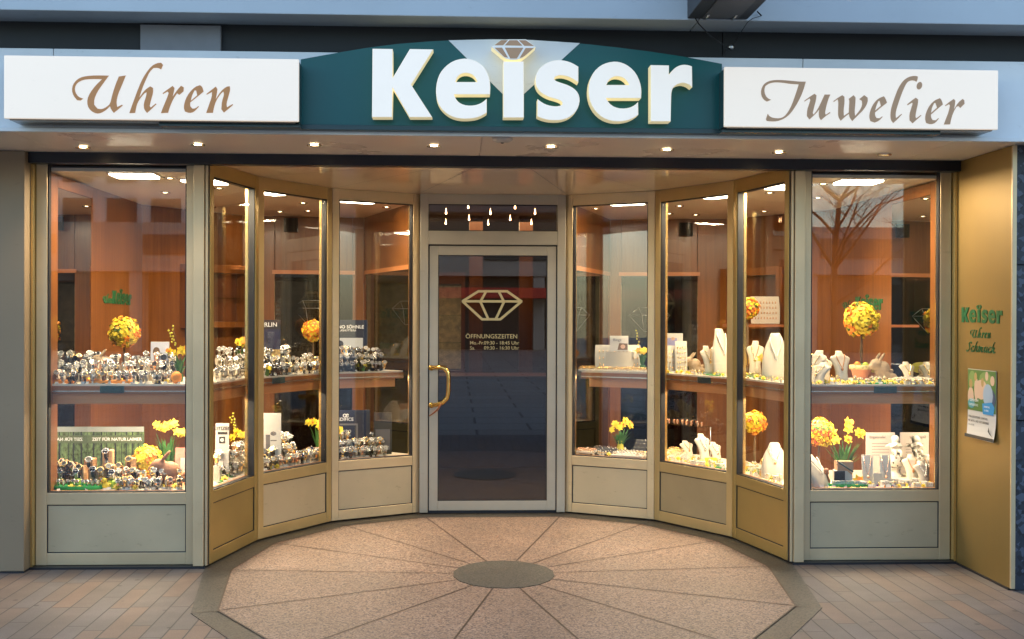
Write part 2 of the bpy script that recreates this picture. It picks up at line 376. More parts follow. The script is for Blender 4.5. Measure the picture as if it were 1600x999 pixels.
def empty(name, loc=(0, 0, 0), rz=0, label=None, cat=None, group=None, kind=None, parent=None, sc=1):
    o = bpy.data.objects.new(name, None); C.objects.link(o); o.location = loc; o.rotation_euler = (0, 0, rz); o.scale = (sc,)*3
    o.empty_display_size = .05
    if parent is not None: o.parent = parent
    return tag(o, label, cat, group, kind)
def copy_tree(o, loc=None, rz=None, label=None, group=None, sc=None, parent=None):
    c = o.copy(); C.objects.link(c)
    if parent is not None: c.parent = parent
    if loc is not None: c.location = loc
    if rz is not None: c.rotation_euler = (0, 0, rz)
    if sc is not None: c.scale = (sc,)*3
    if label: c['label'] = label
    if group: c['group'] = group
    for ch in o.children: copy_tree(ch, parent=c)
    return c
USED = set()
def put(proto, loc, rz=0, label=None, group=None, sc=1):
    if proto.name not in USED:
        USED.add(proto.name); proto.location = loc; proto.rotation_euler = (0, 0, rz); proto.scale = (sc,)*3
        if label: proto['label'] = label
        if group: proto['group'] = group
        return proto
    c = copy_tree(proto, loc, rz, label, group, sc)
    if not group and 'group' in c: del c['group']
    return c
def smooth_poly(P, corner=38):
    out = []; n = len(P)
    for i in range(n):
        a, b, c = Vector(P[i-1]), Vector(P[i]), Vector(P[(i+1) % n])
        d1 = b-a; d2 = c-b
        ang = math.degrees(d1.angle(d2)) if d1.length > 0 and d2.length > 0 else 0
        if ang > corner: out.append(tuple(b))
        else: out += [tuple(b + (a-b)*.25), tuple(b + (c-b)*.25)]
    return out
def outline(name, loops, mats, parent, M, depth, bevel=0.0, smooth=1):
    """closed 2-D loops (outer and holes) filled, extruded; M maps (x, y, z) local to world, +z = towards viewer"""
    cu = bpy.data.curves.new(name, 'CURVE'); cu.dimensions = '2D'; cu.fill_mode = 'BOTH'; cu.extrude = depth/2; cu.bevel_depth = bevel; cu.bevel_resolution = 1
    if bevel: cu.offset = -bevel
    for L in loops:
        for _ in range(smooth): L = smooth_poly(L)
        sp = cu.splines.new('POLY'); sp.points.add(len(L)-1)
        for i, p in enumerate(L): sp.points[i].co = (p[0], p[1], 0, 1)
        sp.use_cyclic_u = True
    t = bpy.data.objects.new('tmp', cu); C.objects.link(t)
    me = bpy.data.meshes.new_from_object(t.evaluated_get(bpy.context.evaluated_depsgraph_get()))
    bpy.data.objects.remove(t); bpy.data.curves.remove(cu)
    me.transform(M); me.name = name
    me.materials.clear()
    ms = mats if isinstance(mats, (list, tuple)) else [mats]
    for m in ms: me.materials.append(m)
    nz = M.to_3x3() @ Vector((0, 0, 1)); nz.normalize()
    for p in me.polygons:
        p.material_index = 0 if (len(ms) == 1 or abs(p.normal.dot(nz)) > .85) else 1
        p.use_smooth = False
    o = bpy.data.objects.new(name, me); C.objects.link(o)
    if parent is not None: o.parent = parent
    return o
def text(name, body, size, m, parent, M, depth=.0006, align='CENTER', sx=1.0, bold=0.0):
    cu = bpy.data.curves.new(name, 'FONT'); cu.body = body; cu.size = size; cu.align_x = align; cu.extrude = depth; cu.offset = bold
    cu.resolution_u = 3
    t = bpy.data.objects.new('tmp', cu); C.objects.link(t)
    me = bpy.data.meshes.new_from_object(t.evaluated_get(bpy.context.evaluated_depsgraph_get()))
    bpy.data.objects.remove(t); bpy.data.curves.remove(cu)
    me.transform(M @ Matrix.Diagonal((sx, 1, 1, 1))); me.name = name; me.materials.clear(); me.materials.append(m)
    o = bpy.data.objects.new(name, me); C.objects.link(o)
    if parent is not None: o.parent = parent
    return o
def face_m(origin, xdir=(1, 0, 0), zup=(0, 0, 1)):      # local x,y = right, up on a wall ; local z = towards the viewer
    x = Vector(xdir).normalized(); y = Vector(zup).normalized(); z = x.cross(y)
    m = Matrix((x, y, z)).transposed().to_4x4(); m.translation = Vector(origin); return m
FRONT = lambda Y: face_m((0, Y, 0))                      # z axis = -Y

# ================================================================ SETTING
gm = MB(); gm.add([(-60, -90, -.012), (60, -90, -.012), (60, 12, -.012), (-60, 12, -.012)], [(0, 1, 2, 3)])
tag(gm.build('ground', ASPH), kind='structure')
pm = MB(); pm.prism([(-8, -6.2), (8, -6.2), (8, -1.9), (-8, -1.9)], -.06, 0)
tag(pm.build('pavement', PAV), kind='structure')
INN = [(.516, -.196), (1.098, -.546), (1.516, -1.21), (1.654, -2.068), (1.537, -3.075), (1.06, -3.86), (.42, -4.28)]
OUTR = [(.60, .02), (1.235, -.36), (1.67, -1.1), (1.835, -1.95), (1.672, -3.105), (1.17, -3.98), (.47, -4.46)]
inn = [(-x, y) for x, y in INN[::-1]] + INN
outr = [(-x, y) for x, y in OUTR[::-1]] + OUTR
bm_ = MB(); bm_.prism(outr, -.05, .004); tag(bm_.build('pavement_border', GRANG), kind='structure')
fl = MB(); fl.prism(inn, .0, .008); floor = tag(fl.build('entrance_floor', GRAN), kind='structure')
DC = (.0, -2.235); DR = .30
dk = MB(); dk.prism([(DC[0]+DR*1.02*cos(2*pi*(i+.5)/18), DC[1]+DR*1.28*sin(2*pi*(i+.5)/18)) for i in range(18)], .002, .012)
tag(dk.build('pavement_disc', GRANG), kind='structure')
jt = MB()
for (x, y) in inn:
    d = Vector((x-DC[0], y-DC[1])); L = d.length; d.normalize(); n = Vector((-d.y, d.x))*.0048
    a = Vector(DC)+d*.29; b = Vector((x, y))
    jt.add([(a.x-n.x, a.y-n.y, .0095), (a.x+n.x, a.y+n.y, .0095), (b.x+n.x, b.y+n.y, .0095), (b.x-n.x, b.y-n.y, .0095)], [(0, 1, 2, 3)])
for i in range(len(inn)):
    A, B = Vector(inn[i]), Vector(inn[(i+1) % len(inn)]); d = (B-A).normalized(); n = Vector((-d.y, d.x))*.0045
    jt.add([(A.x-n.x, A.y-n.y, .0097), (A.x+n.x, A.y+n.y, .0097), (B.x+n.x, B.y+n.y, .0097), (B.x-n.x, B.y-n.y, .0097)], [(0, 1, 2, 3)])
for i in range(len(inn)):
    A, B = Vector(inn[i]), Vector(outr[i]); d = (B-A).normalized(); n = Vector((-d.y, d.x))*.0035
    jt.add([(A.x-n.x, A.y-n.y, .0056), (A.x+n.x, A.y+n.y, .0056), (B.x+n.x, B.y+n.y, .0056), (B.x-n.x, B.y-n.y, .0056)], [(0, 1, 2, 3)])
tag(jt.build('pavement_joints', JOINT), kind='structure')

# ================================================================ BUILDING
bld = empty('shop_building', (0, 0, 0), label='ground floor of a pale building with teal and cream shopfront under a white fascia', cat='building')
YF = -1.934
def part(name, mb, m, parent=None, bevel=0): return mb.build(name, m, parent or bld, bevel)
part('pillar', MB().box(-7, -2.888, -2.083, -1.9, 0.012, 2.545), PILLAR, bevel=.004)
part('gold_wall_panel', MB().box(2.882, 2.90, -2.725, -1.90, .012, 2.545), GOLD)
part('stone_cladding', MB().box(2.904, 6, -2.735, -2.4, .006, .97).box(2.904, 6, -2.735, -2.4, .976, 1.86).box(2.904, 6, -2.735, -2.4, 1.866, 2.545), STONE)
part('edge_strip', MB().box(2.876, 2.902, -2.742, -2.7255, .012, 2.545), ALU, bevel=.002)
for q in ((-2.90, -1.83, -1.99, -1.90, 0, .014), (1.83, 2.88, -1.99, -1.90, 0, .014), (-7, -2.89, -2.078, -1.995, 0, .012), (2.872, 2.9, -2.72, -1.995, 0, .012)): part('plinth_joint', MB().box(*q), BLACK)
# fascia, soffit, upper storey
fas = MB()
for a, b in ((-7, -2.435), (-2.432, 1.60), (1.603, 7)): fas.box(a, b, -2.95, -2.88, 2.545, 2.975)
part('fascia', fas, FASC, bevel=.003)
part('fascia_lip', MB().box(-7, 7, -2.972, -2.952, 2.53, 2.552), FASC, bevel=.003)
sf = MB()
for a, b in ((-7, -2.7), (-2.697, -.152), (-.149, 2.5), (2.503, 7)): sf.box(a, b, -2.945, -2.03, 2.548, 2.60)
part('soffit', sf, SOFF)
part('beam', MB().box(-2.885, 2.88, -2.03, -1.945, 2.482, 2.545), BEAM)
part('rear_soffit', MB().box(-7, 7, -2.03, -1.88, 2.5455, 2.62), BEAM)
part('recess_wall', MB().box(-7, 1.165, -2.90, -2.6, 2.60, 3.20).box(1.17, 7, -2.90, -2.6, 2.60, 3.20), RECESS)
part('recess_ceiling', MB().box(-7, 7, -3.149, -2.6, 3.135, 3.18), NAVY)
gb0 = at_y(219, 70, -2.93); gb1 = at_y(345, 40, -2.93)
part('service_hatch', MB().box(gb0.x, gb1.x, -2.93, -2.90, 2.9755, 3.115), GREYB, bevel=.003)
up = MB()
for a, b in ((-7, .985), (.990, 7)): up.box(a, b, -3.15, -2.9, 3.128, 5.6)
part('upper_wall', up, UPPER, bevel=.004)
vm = MB(); sg = [(-1.83, -1.945), (1.83, -1.945), (1.67, -1.10), (1.235, -.37), (.60, .02), (-.60, .02), (-1.235, -.37), (-1.67, -1.10)]
vm.prism(sg[::-1], 2.513, 2.54); part('vestibule_ceiling', vm, SOFF2)
vj = MB()
for (x, y) in sg[2:]:
    a = Vector((x*.2, -2.0)); b = Vector((x, y)); d = (b-a).normalized(); n = Vector((-d.y, d.x))*.0022
    vj.add([(a.x-n.x, a.y-n.y, 2.511), (a.x+n.x, a.y+n.y, 2.511), (b.x+n.x, b.y+n.y, 2.511), (b.x-n.x, b.y-n.y, 2.511)], [(0, 1, 2, 3)])
part('ceiling_joints', vj, NAVY)
# sales room behind
part('room_wall', MB().box(-5, 5, 7, 7.2, 0, 2.75).box(-5.2, -5, -1.87, 7.2, 0, 2.75).box(5, 5.2, -1.87, 7.2, 0, 2.75).box(-7, -2.90, -1.89, -1.87, 0, 2.75).box(2.91, 7, -1.89, -1.87, 0, 2.75), SHOPW)
part('room_ceiling', MB().box(-5, 5, -1.87, 7, 2.66, 2.75), SHOPC)
part('room_floor', MB().box(-5, 5, .05, 7, -.05, .006), SHOPF)

# ---- windows
VX = [(.575, 0.0), (1.218, -.390), (1.645, -1.121), (1.811, YF)]
def shop_window(A, B, label, sl=.058, sr=.058, ztop=2.513, gt=2.432, inset=.0, fm=None, pm=None):
    L = (Vector(A)-Vector(B)).length
    w = empty('window', parent=bld); tag(w, label)
    f = MB(); D0, D1 = -.055, .0
    f.seg(A, B, 0.001, sl, .016, ztop, D0, D1).seg(A, B, L-sr, L-.001, .016, ztop, D0, D1)
    f.seg(A, B, sl, L-sr, .016, .09, D0, D1-.002).seg(A, B, sl, L-sr, .388, .462, D0, D1-.002).seg(A, B, sl, L-sr, gt, ztop, D0, D1-.002)
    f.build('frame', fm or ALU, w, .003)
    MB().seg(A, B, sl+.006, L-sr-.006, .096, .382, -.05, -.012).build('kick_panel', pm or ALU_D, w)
    g = MB()
    for a, b, c, d in ((sl, L-sr, .09, .096), (sl, L-sr, .382, .388), (sl, sl+.006, .096, .382), (L-sr-.006, L-sr, .096, .382),
                       (sl, L-sr, .462, .468), (sl, L-sr, gt-.007, gt), (sl, sl+.008, .468, gt-.007), (L-sr-.008, L-sr, .468, gt-.007)):
        g.seg(A, B, a, b, c, d, -.05, -.008)
    g.build('seal', BLACK, w)
    p = MB().seg(A, B, sl+.008, L-sr-.008, .468, gt-.007, -.034, -.026); p.build('pane', GLASS, w)
    # inner glazing bead, lamplit gold put into its colour
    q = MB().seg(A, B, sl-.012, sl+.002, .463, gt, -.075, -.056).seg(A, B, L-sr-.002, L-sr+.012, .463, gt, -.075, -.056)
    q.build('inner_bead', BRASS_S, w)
    return w
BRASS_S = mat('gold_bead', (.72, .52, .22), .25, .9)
WF = [((-2.872, YF), (-1.905, YF)), ((1.905, YF), (2.862, YF))]
shop_window(*WF[0], 'wide flat window beneath the Uhren sign', .068, .052, gt=2.506)
shop_window(*WF[1], 'wide flat window beneath the Juwelier sign', .052, .072, gt=2.506)
names = ['nearest the front', 'in the middle of the curve', 'beside the door']
for sgn, side in ((-1, 'left'), (1, 'right')):
    for k in (2, 1, 0):
        A, B = VX[k], VX[k+1]
        A, B = (sgn*A[0], A[1]), (sgn*B[0], B[1])
        if sgn < 0: A, B = B, A
        ztop = 2.513
        shop_window(A, B, 'angled %s window %s' % ('watch' if sgn < 0 else 'jewellery', names[2-k]), gt=2.425 if k else 2.43, fm=(None, RALU2, RALU)[k], pm=(None, OLIVE if sgn > 0 else None, RALU)[k])  # angled windows carry their warm reflections in frame and panel colours
for s in (-1, 1):
    x0, x1 = sorted((s*1.902, s*1.838)); part('corner_post', MB().box(x0, x1, -1.99, -1.945+.012, .016, 2.4815), ALU, bevel=.003)
    x0, x1 = sorted((s*1.834, s*1.818)); part('corner_strip', MB().box(x0, x1, -1.975, -1.94, .016, 2.4815), ALU, bevel=.003)
    x0, x1 = sorted((s*1.9045, s*1.815)); part('corner_seal', MB().box(x0, x1, -1.962, -1.90, .016, 2.4815), BLACK)
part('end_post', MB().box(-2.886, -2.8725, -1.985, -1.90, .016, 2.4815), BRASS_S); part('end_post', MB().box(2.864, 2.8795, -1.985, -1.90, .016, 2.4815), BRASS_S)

# ---- door
door = empty('door', parent=bld); tag(door, 'glazed shop door in a wide cream aluminium frame')
f = MB(); A, B = (-.572, 0), (.572, 0)
f.box(-.572, -.507, -.03, .05, .016, 2.513).box(.507, .572, -.03, .05, .016, 2.513)
f.box(-.507, .507, -.028, .05, 2.435, 2.513).box(-.507, .507, -.028, .05, 2.118, 2.225)
f.build('door_frame', DOORALU, door, .003)
l = MB().box(-.498, -.43, -.018, .04, .03, 2.108).box(.43, .498, -.018, .04, .03, 2.108).box(-.43, .43, -.016, .04, 2.035, 2.108).box(-.43, .43, -.016, .04, .03, .105)
l.build('leaf_frame', DOORALU, door, .003)
MB().box(-.507, -.498, -.005, .04, .016, 2.118).box(.498, .507, -.005, .04, .016, 2.118).box(-.507, .507, -.0045, .04, 2.108, 2.118).box(-.507, .507, -.004, .04, .008, .03)\
  .box(-.43, -.424, -.01, .03, .105, 2.035).box(.424, .43, -.01, .03, .105, 2.035).box(-.424, .424, -.0095, .03, .105, .111).box(-.424, .424, -.0095, .03, 2.029, 2.035)\
  .box(-.507, -.501, -.01, .03, 2.225, 2.435).box(.501, .507, -.01, .03, 2.225, 2.435).box(-.501, .501, -.0095, .03, 2.225, 2.231).box(-.501, .501, -.0095, .03, 2.429, 2.435).build('seal', BLACK, door)
MB().box(-.424, .424, .006, .014, .111, 2.029).build('pane', DGLASS, door)
MB().box(-.501, .501, .006, .014, 2.231, 2.429).build('transom_pane', GLASS, door)
def px(u, v, Y=-.03): return tuple(at_y(u, v, Y))
hp = [at_y(674, 575, -.02), at_y(679, 574.5, -.05), at_y(688, 574, -.075), at_y(695, 576, -.085), at_y(700, 583, -.088), at_y(701, 593, -.09), at_y(700.5, 612, -.09), at_y(699, 622, -.088), at_y(692, 630, -.08), at_y(683, 632.5, -.05), at_y(674, 633.5, -.02)]
hp2 = []
for i in range(len(hp)-1):
    hp2 += [hp[i].lerp(hp[i+1], t/3) for t in range(3)]
hp2.append(hp[-1])
h = MB().tube(hp2, [.0165]*len(hp2), 12)
for e in (hp[0], hp[-1]): h.lathe([(.001, 0), (.022, .002), (.022, .008), (.014, .012)], 16, M=Matrix.Translation((e.x, -.018, e.z)) @ Matrix.Rotation(pi/2, 4, 'X'))
h.build('handle', BRASS, door)
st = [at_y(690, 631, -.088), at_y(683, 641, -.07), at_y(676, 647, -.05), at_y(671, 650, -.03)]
MB().tube(st, [.012, .017, .014, .010], 8, flat=.35).build('handle_reflection', mat('reddish_reflection', (.42, .15, .06), .5), door)  # reddish reflection below the handle, modelled as a solid coloured band
# diamond decal
dm = MB()
def P(u, v): p = at_y(u, v, .003); return (p.x, p.z)
def zc(u, v): return P(640+u/3.842, 300+v/3.842)
dd = {'a': (318, 657), 'b': (413, 597), 'c': (585, 597), 'd': (672, 658), 'e': (545, 765), 'f': (435, 765), 'g': (425, 660), 'h': (567, 660), 'i': (458, 600), 'j': (536, 600), 'k': (473, 765), 'l': (517, 765)}
for a, b in ('ab', 'bc', 'cd', 'de', 'ef', 'fa', 'ad', 'gi', 'hj', 'gk', 'hl'):
    p, q = Vector(zc(*dd[a])), Vector(zc(*dd[b])); t = (q-p).normalized(); n = Vector((-t.y, t.x))*.0095; p -= t*.004; q += t*.004
    y = .0035-.0002*len(dm.v)/8
    dm.box(0, 1, 0, 1, 0, 1) if False else dm.add([(p.x-n.x, y, p.y-n.y), (p.x+n.x, y, p.y+n.y), (q.x+n.x, y, q.y+n.y), (q.x-n.x, y, q.y-n.y)], [(0, 1, 2, 3)])
dm.build('diamond_decal', GOLDF, door)
def door_text(s, u, v, hpx, align='LEFT'):
    o = at_y(u, v, .003); text('lettering', s, hpx/1875*9.44/.73, GOLDF, door, face_m(o), .0003, align, bold=.0001)
door_text('ÖFFNUNGSZEITEN', 768, 529, 7.0, 'CENTER')
door_text('Mo.-Fr.', 734, 538.5, 5.6); door_text('09:30 - 18:45 Uhr', 756, 538.5, 5.6)
door_text('Sa.', 734, 546.5, 5.6); door_text('09:30 - 16:30 Uhr', 756, 546.5, 5.6)

# ---- gold wall writing + logo outlines
Z1 = lambda pts: [(570+x/6.245, 50+y/6.245) for x, y in pts]
Z2 = lambda pts: [(740+x/6.244, 50+y/6.244) for x, y in pts]
Z3 = lambda pts: [(900+x/7.135, 70+y/7.135) for x, y in pts]
K_ = [Z1([(75, 165), (272, 168), (272, 450), (440, 168), (668, 172), (452, 516), (658, 834), (438, 834), (272, 548), (266, 834), (70, 834)])]
E1 = [Z1([(1222, 612), (1226, 520), (1210, 430), (1170, 350), (1110, 298), (1030, 265), (950, 260), (860, 285), (790, 335), (735, 400), (705, 480), (693, 570), (700, 650), (725, 720), (775, 780), (840, 825), (920, 848), (1010, 850), (1090, 840), (1150, 815), (1190, 790), (1190, 652), (1150, 688), (1100, 712), (1030, 722), (965, 714), (915, 688), (885, 650), (872, 612)]),
      Z1([(885, 490), (900, 445), (935, 412), (985, 400), (1040, 412), (1080, 445), (1098, 490)])]
I_ = [Z2([(290, 290), (490, 290), (490, 838), (290, 838)])]
DIA = [Z2([(175, 150), (278, 76), (512, 76), (605, 150), (490, 250), (440, 272), (385, 280), (330, 272), (290, 250)])]
DIF = [Z2(q) for q in ([(203, 131), (270, 82), (335, 82), (288, 131)], [(305, 132), (350, 82), (425, 82), (476, 135)], [(440, 82), (508, 82), (588, 137), (495, 136)],
       [(206, 155), (278, 155), (335, 252), (300, 246)], [(305, 155), (485, 156), (422, 260), (358, 261)], [(507, 158), (588, 158), (492, 240), (448, 258)])]
S_ = [Z2([(1022, 340), (960, 303), (900, 283), (840, 275), (770, 282), (700, 310), (650, 350), (615, 400), (602, 460), (606, 520), (632, 570), (672, 605), (735, 638), (800, 655), (848, 672), (866, 692), (864, 712), (838, 724), (790, 728), (722, 716), (670, 692), (624, 656), (622, 826), (685, 852), (760, 865), (850, 863), (930, 838), (990, 790), (1025, 730), (1037, 660), (1022, 600), (980, 552), (915, 518), (860, 500), (805, 482), (785, 462), (795, 440), (830, 426), (880, 426), (950, 448), (1022, 494)])]
E2 = [Z3([(725, 598), (730, 510), (715, 420), (670, 320), (600, 247), (520, 203), (440, 187), (350, 200), (270, 235), (200, 300), (155, 390), (138, 480), (140, 570), (165, 660), (215, 745), (290, 812), (380, 850), (480, 860), (580, 845), (650, 815), (695, 782), (692, 640), (650, 680), (590, 706), (510, 715), (430, 698), (370, 655), (335, 598)]),
      Z3([(338, 450), (365, 395), (410, 362), (460, 352), (520, 365), (565, 400), (592, 450)])]
R_ = [Z3([(832, 228), (1036, 232), (1036, 335), (1080, 280), (1130, 242), (1190, 223), (1250, 228), (1292, 243), (1296, 475), (1250, 440), (1190, 425), (1130, 440), (1085, 475), (1065, 520), (1060, 600), (1055, 857), (832, 857)])]
ZU = lambda pts: [(100+x/5.714, 80+y/5.714) for x, y in pts]
UHREN = [[ZU([(172, 425), (150, 442), (118, 440), (85, 400), (70, 350), (80, 300), (115, 255), (165, 230), (240, 219), (330, 218), (402, 220), (350, 290), (300, 360), (270, 430), (270, 480), (300, 515), (340, 520), (380, 500), (413, 472), (430, 395), (460, 300), (490, 228), (553, 218), (520, 300), (485, 380), (468, 450), (475, 500), (520, 479), (525, 487), (480, 525), (445, 553), (420, 520), (411, 492), (380, 525), (330, 555), (290, 560), (240, 535), (210, 490), (208, 430), (235, 370), (285, 305), (340, 252), (240, 250), (170, 257), (120, 283), (96, 325), (102, 370), (130, 410)])],
 [ZU([(583, 555), (610, 480), (650, 370), (690, 270), (730, 200), (780, 135), (830, 108), (868, 105), (885, 125), (868, 165), (840, 150), (800, 152), (765, 185), (730, 260), (700, 330), (672, 418), (720, 350), (770, 315), (795, 330), (797, 370), (777, 440), (765, 490), (775, 505), (820, 468), (826, 475), (780, 520), (742, 553), (715, 520), (712, 470), (735, 400), (738, 367), (715, 380), (672, 435), (650, 480), (635, 553)])],
 [ZU([(880, 377), (930, 340), (970, 312), (987, 330), (980, 370), (970, 408), (1010, 350), (1045, 310), (1070, 325), (1068, 360), (1030, 392), (1010, 378), (975, 430), (945, 500), (930, 552), (865, 555), (890, 490), (920, 420), (935, 375), (925, 362), (886, 384)])],
 [ZU([(1205, 497), (1160, 545), (1120, 555), (1080, 540), (1068, 500), (1085, 430), (1120, 370), (1170, 320), (1215, 305), (1235, 320), (1247, 362), (1190, 410), (1127, 460), (1127, 490), (1147, 515), (1175, 512), (1200, 491)]), ZU([(1132, 445), (1142, 400), (1166, 352), (1180, 352), (1190, 395)])],
 [ZU([(1270, 385), (1320, 345), (1355, 318), (1370, 340), (1365, 380), (1355, 430), (1400, 360), (1450, 318), (1480, 315), (1485, 345), (1470, 400), (1450, 470), (1455, 503), (1505, 474), (1510, 481), (1465, 520), (1428, 550), (1405, 520), (1410, 450), (1430, 390), (1424, 362), (1400, 380), (1358, 445), (1340, 500), (1330, 552), (1270, 553), (1295, 480), (1320, 410), (1322, 366), (1275, 390)])]]
ZJ = lambda pts: [(1170+x/8.326, 100+y/8.326) for x, y in pts]
ZK = lambda pts: [(1340+x/8.326, 100+y/8.326) for x, y in pts]
DOT = [(803+36*cos(a)+8*sin(a), 285-50*sin(a)) for a in [i*pi/8 for i in range(16)]]
JUW = [[ZJ([(290, 468), (235, 492), (190, 465), (160, 410), (158, 340), (190, 268), (250, 227), (340, 209), (450, 212), (560, 222), (660, 232), (742, 232), (710, 340), (670, 440), (610, 550), (540, 650), (460, 715), (370, 748), (290, 750), (232, 743), (222, 720), (245, 650), (270, 685), (320, 705), (400, 710), (460, 688), (515, 620), (560, 530), (600, 420), (630, 330), (648, 268), (540, 262), (440, 246), (350, 240), (270, 252), (215, 290), (200, 340), (210, 400), (242, 447)])],
 [ZJ([(720, 482), (790, 430), (852, 390), (880, 410), (872, 480), (850, 560), (830, 640), (842, 660), (890, 600), (940, 500), (985, 400), (1060, 400), (1030, 470), (1005, 560), (990, 640), (1000, 662), (1055, 627), (1060, 640), (1000, 680), (938, 733), (915, 700), (908, 645), (915, 595), (870, 650), (788, 725), (755, 680), (758, 600), (785, 520), (800, 470), (790, 450), (726, 491)])],
 [ZJ([(1098, 487), (1160, 440), (1215, 408), (1243, 430), (1245, 500), (1232, 600), (1235, 678), (1300, 633), (1303, 560), (1308, 480), (1298, 457), (1362, 408), (1388, 440), (1385, 520), (1375, 620), (1382, 678), (1440, 610), (1475, 540), (1470, 482), (1435, 460), (1500, 408), (1545, 440), (1547, 500), (1500, 590), (1420, 670), (1345, 745), (1310, 700), (1301, 652), (1250, 690), (1195, 742), (1162, 690), (1160, 600), (1165, 500), (1155, 462), (1105, 497)])],
 [ZK([(325, 690), (280, 740), (220, 765), (165, 745), (148, 690), (165, 600), (210, 510), (270, 450), (340, 422), (362, 450), (382, 507), (300, 570), (226, 634), (225, 670), (245, 705), (285, 708), (319, 683)]), ZK([(227, 608), (241, 550), (270, 486), (285, 482), (302, 546)])],
 [ZK([(577, 657), (520, 720), (462, 770), (430, 730), (425, 650), (440, 560), (480, 440), (530, 310), (590, 220), (660, 170), (740, 155), (782, 165), (782, 195), (765, 235), (730, 215), (680, 218), (640, 245), (600, 320), (550, 450), (510, 570), (492, 650), (498, 707), (569, 652)])],
 [ZK([(642, 530), (700, 480), (755, 440), (787, 465), (784, 520), (765, 600), (750, 680), (760, 710), (822, 665), (829, 673), (770, 725), (715, 775), (675, 735), (672, 660), (695, 580), (715, 520), (710, 505), (648, 540)])], [ZK(DOT)],
 [ZK([(1055, 714), (1010, 770), (950, 790), (890, 770), (875, 710), (890, 630), (935, 540), (1000, 475), (1070, 447), (1090, 470), (1109, 529), (1030, 595), (953, 662), (955, 700), (975, 732), (1015, 735), (1049, 706)]), ZK([(954, 638), (966, 570), (995, 512), (1012, 510), (1032, 570)])],
 [ZK([(1135, 543), (1200, 490), (1250, 457), (1270, 480), (1265, 530), (1252, 593), (1310, 500), (1365, 457), (1387, 475), (1390, 520), (1335, 575), (1310, 550), (1285, 560), (1240, 640), (1215, 720), (1203, 788), (1120, 790), (1150, 710), (1185, 620), (1200, 545), (1190, 525), (1141, 551)])]]
def on_plane(loops, Y): return [[(lambda q: (q.x, q.z))(at_y(u, v, Y)) for u, v in L] for L in loops]

# ---- signs
YS = -3.155
for tagl, corners, letters, mfilm, name in (('cream light box reading Uhren beside the green arched sign', ((6, 90), (467, 89), (467, 187.5), (6, 188)), UHREN, BROWN, 'u'),
                                      ('cream light box reading Juwelier beside the green arched sign', ((1132, 101), (1560, 113.5), (1560, 206), (1132, 195)), JUW, BROWN2, 'j')):
    p = [at_y(u, v, YS) for u, v in corners]; x0, x1 = p[0].x, p[1].x; z1 = (p[0].z+p[1].z)/2; z0 = (p[2].z+p[3].z)/2
    e = empty('light_box_sign', ((x0+x1)/2, -2.95, z0), label=tagl, cat='sign')
    o = Vector(e.location)
    T = lambda mb: mb
    b = MB().box(x0-o.x, x1-o.x, YS-o.y, YS-o.y+.02, 0, z1-z0); b.build('lit_face', SIGNF, e, .004)
    MB().box(x0-o.x+.004, x1-o.x-.004, YS-o.y+.02, -.002, .004, z1-z0-.004).build('housing', SIGNS, e, .003)
    MB().box(x0-o.x+.02, x1-o.x-.02, YS-o.y+.03, -.004, -.004, .0035).build('underside', SIGNU, e)
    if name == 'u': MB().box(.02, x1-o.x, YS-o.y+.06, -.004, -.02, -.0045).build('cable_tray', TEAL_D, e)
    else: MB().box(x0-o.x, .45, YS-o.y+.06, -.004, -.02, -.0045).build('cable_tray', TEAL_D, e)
    for L in letters:
        outline('lettering', on_plane(L, YS), mfilm, e, Matrix.Translation(-o) @ FRONT(YS-.0012), .001)
# central sign
gs = empty('arched_sign', (0, -2.95, 2.56), label='dark green arched sign board with big white raised letters under a brown diamond', cat='sign')
go = Vector(gs.location); YG = -3.01
top = [(470, 93), (520, 84), (570, 75.5), (620, 69), (670, 65), (720, 62.5), (770, 61.5), (820, 62.5), (870, 65), (920, 69.5), (970, 75), (1020, 81.5), (1070, 89), (1128, 100)]
out = top + [(1126, 208), (960, 205), (800, 203), (640, 201), (470, 197)]
outline('board', on_plane([out], YG), TEAL, gs, Matrix.Translation(-go) @ FRONT(YG+.03), .06, smooth=0)
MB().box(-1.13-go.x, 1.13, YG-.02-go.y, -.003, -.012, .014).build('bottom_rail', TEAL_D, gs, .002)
wedge = [(701, 63.5), (770, 62), (830, 63), (906, 68), (819, 147), (785, 147)]
outline('pale_wedge', on_plane([wedge], YG), FASC, gs, Matrix.Translation(-go) @ FRONT(YG-.003), .003, smooth=0)
YL = -3.10
for L in (K_, E1, I_, S_, E2, R_):
    outline('letter', on_plane(L, YL), [LETW, LETS], gs, Matrix.Translation(-go) @ FRONT(YL+.041), .082, bevel=.003, smooth=1)
d = outline('diamond', on_plane(DIA, YL), [TRIMW, LETS], gs, Matrix.Translation(-go) @ FRONT(YL-.005+.043), .086, bevel=.003)
for L in DIF: outline('facet', on_plane([L], YL-.009), BROWN2, d, Matrix.Translation(-go) @ FRONT(YL-.010), .001, smooth=0)

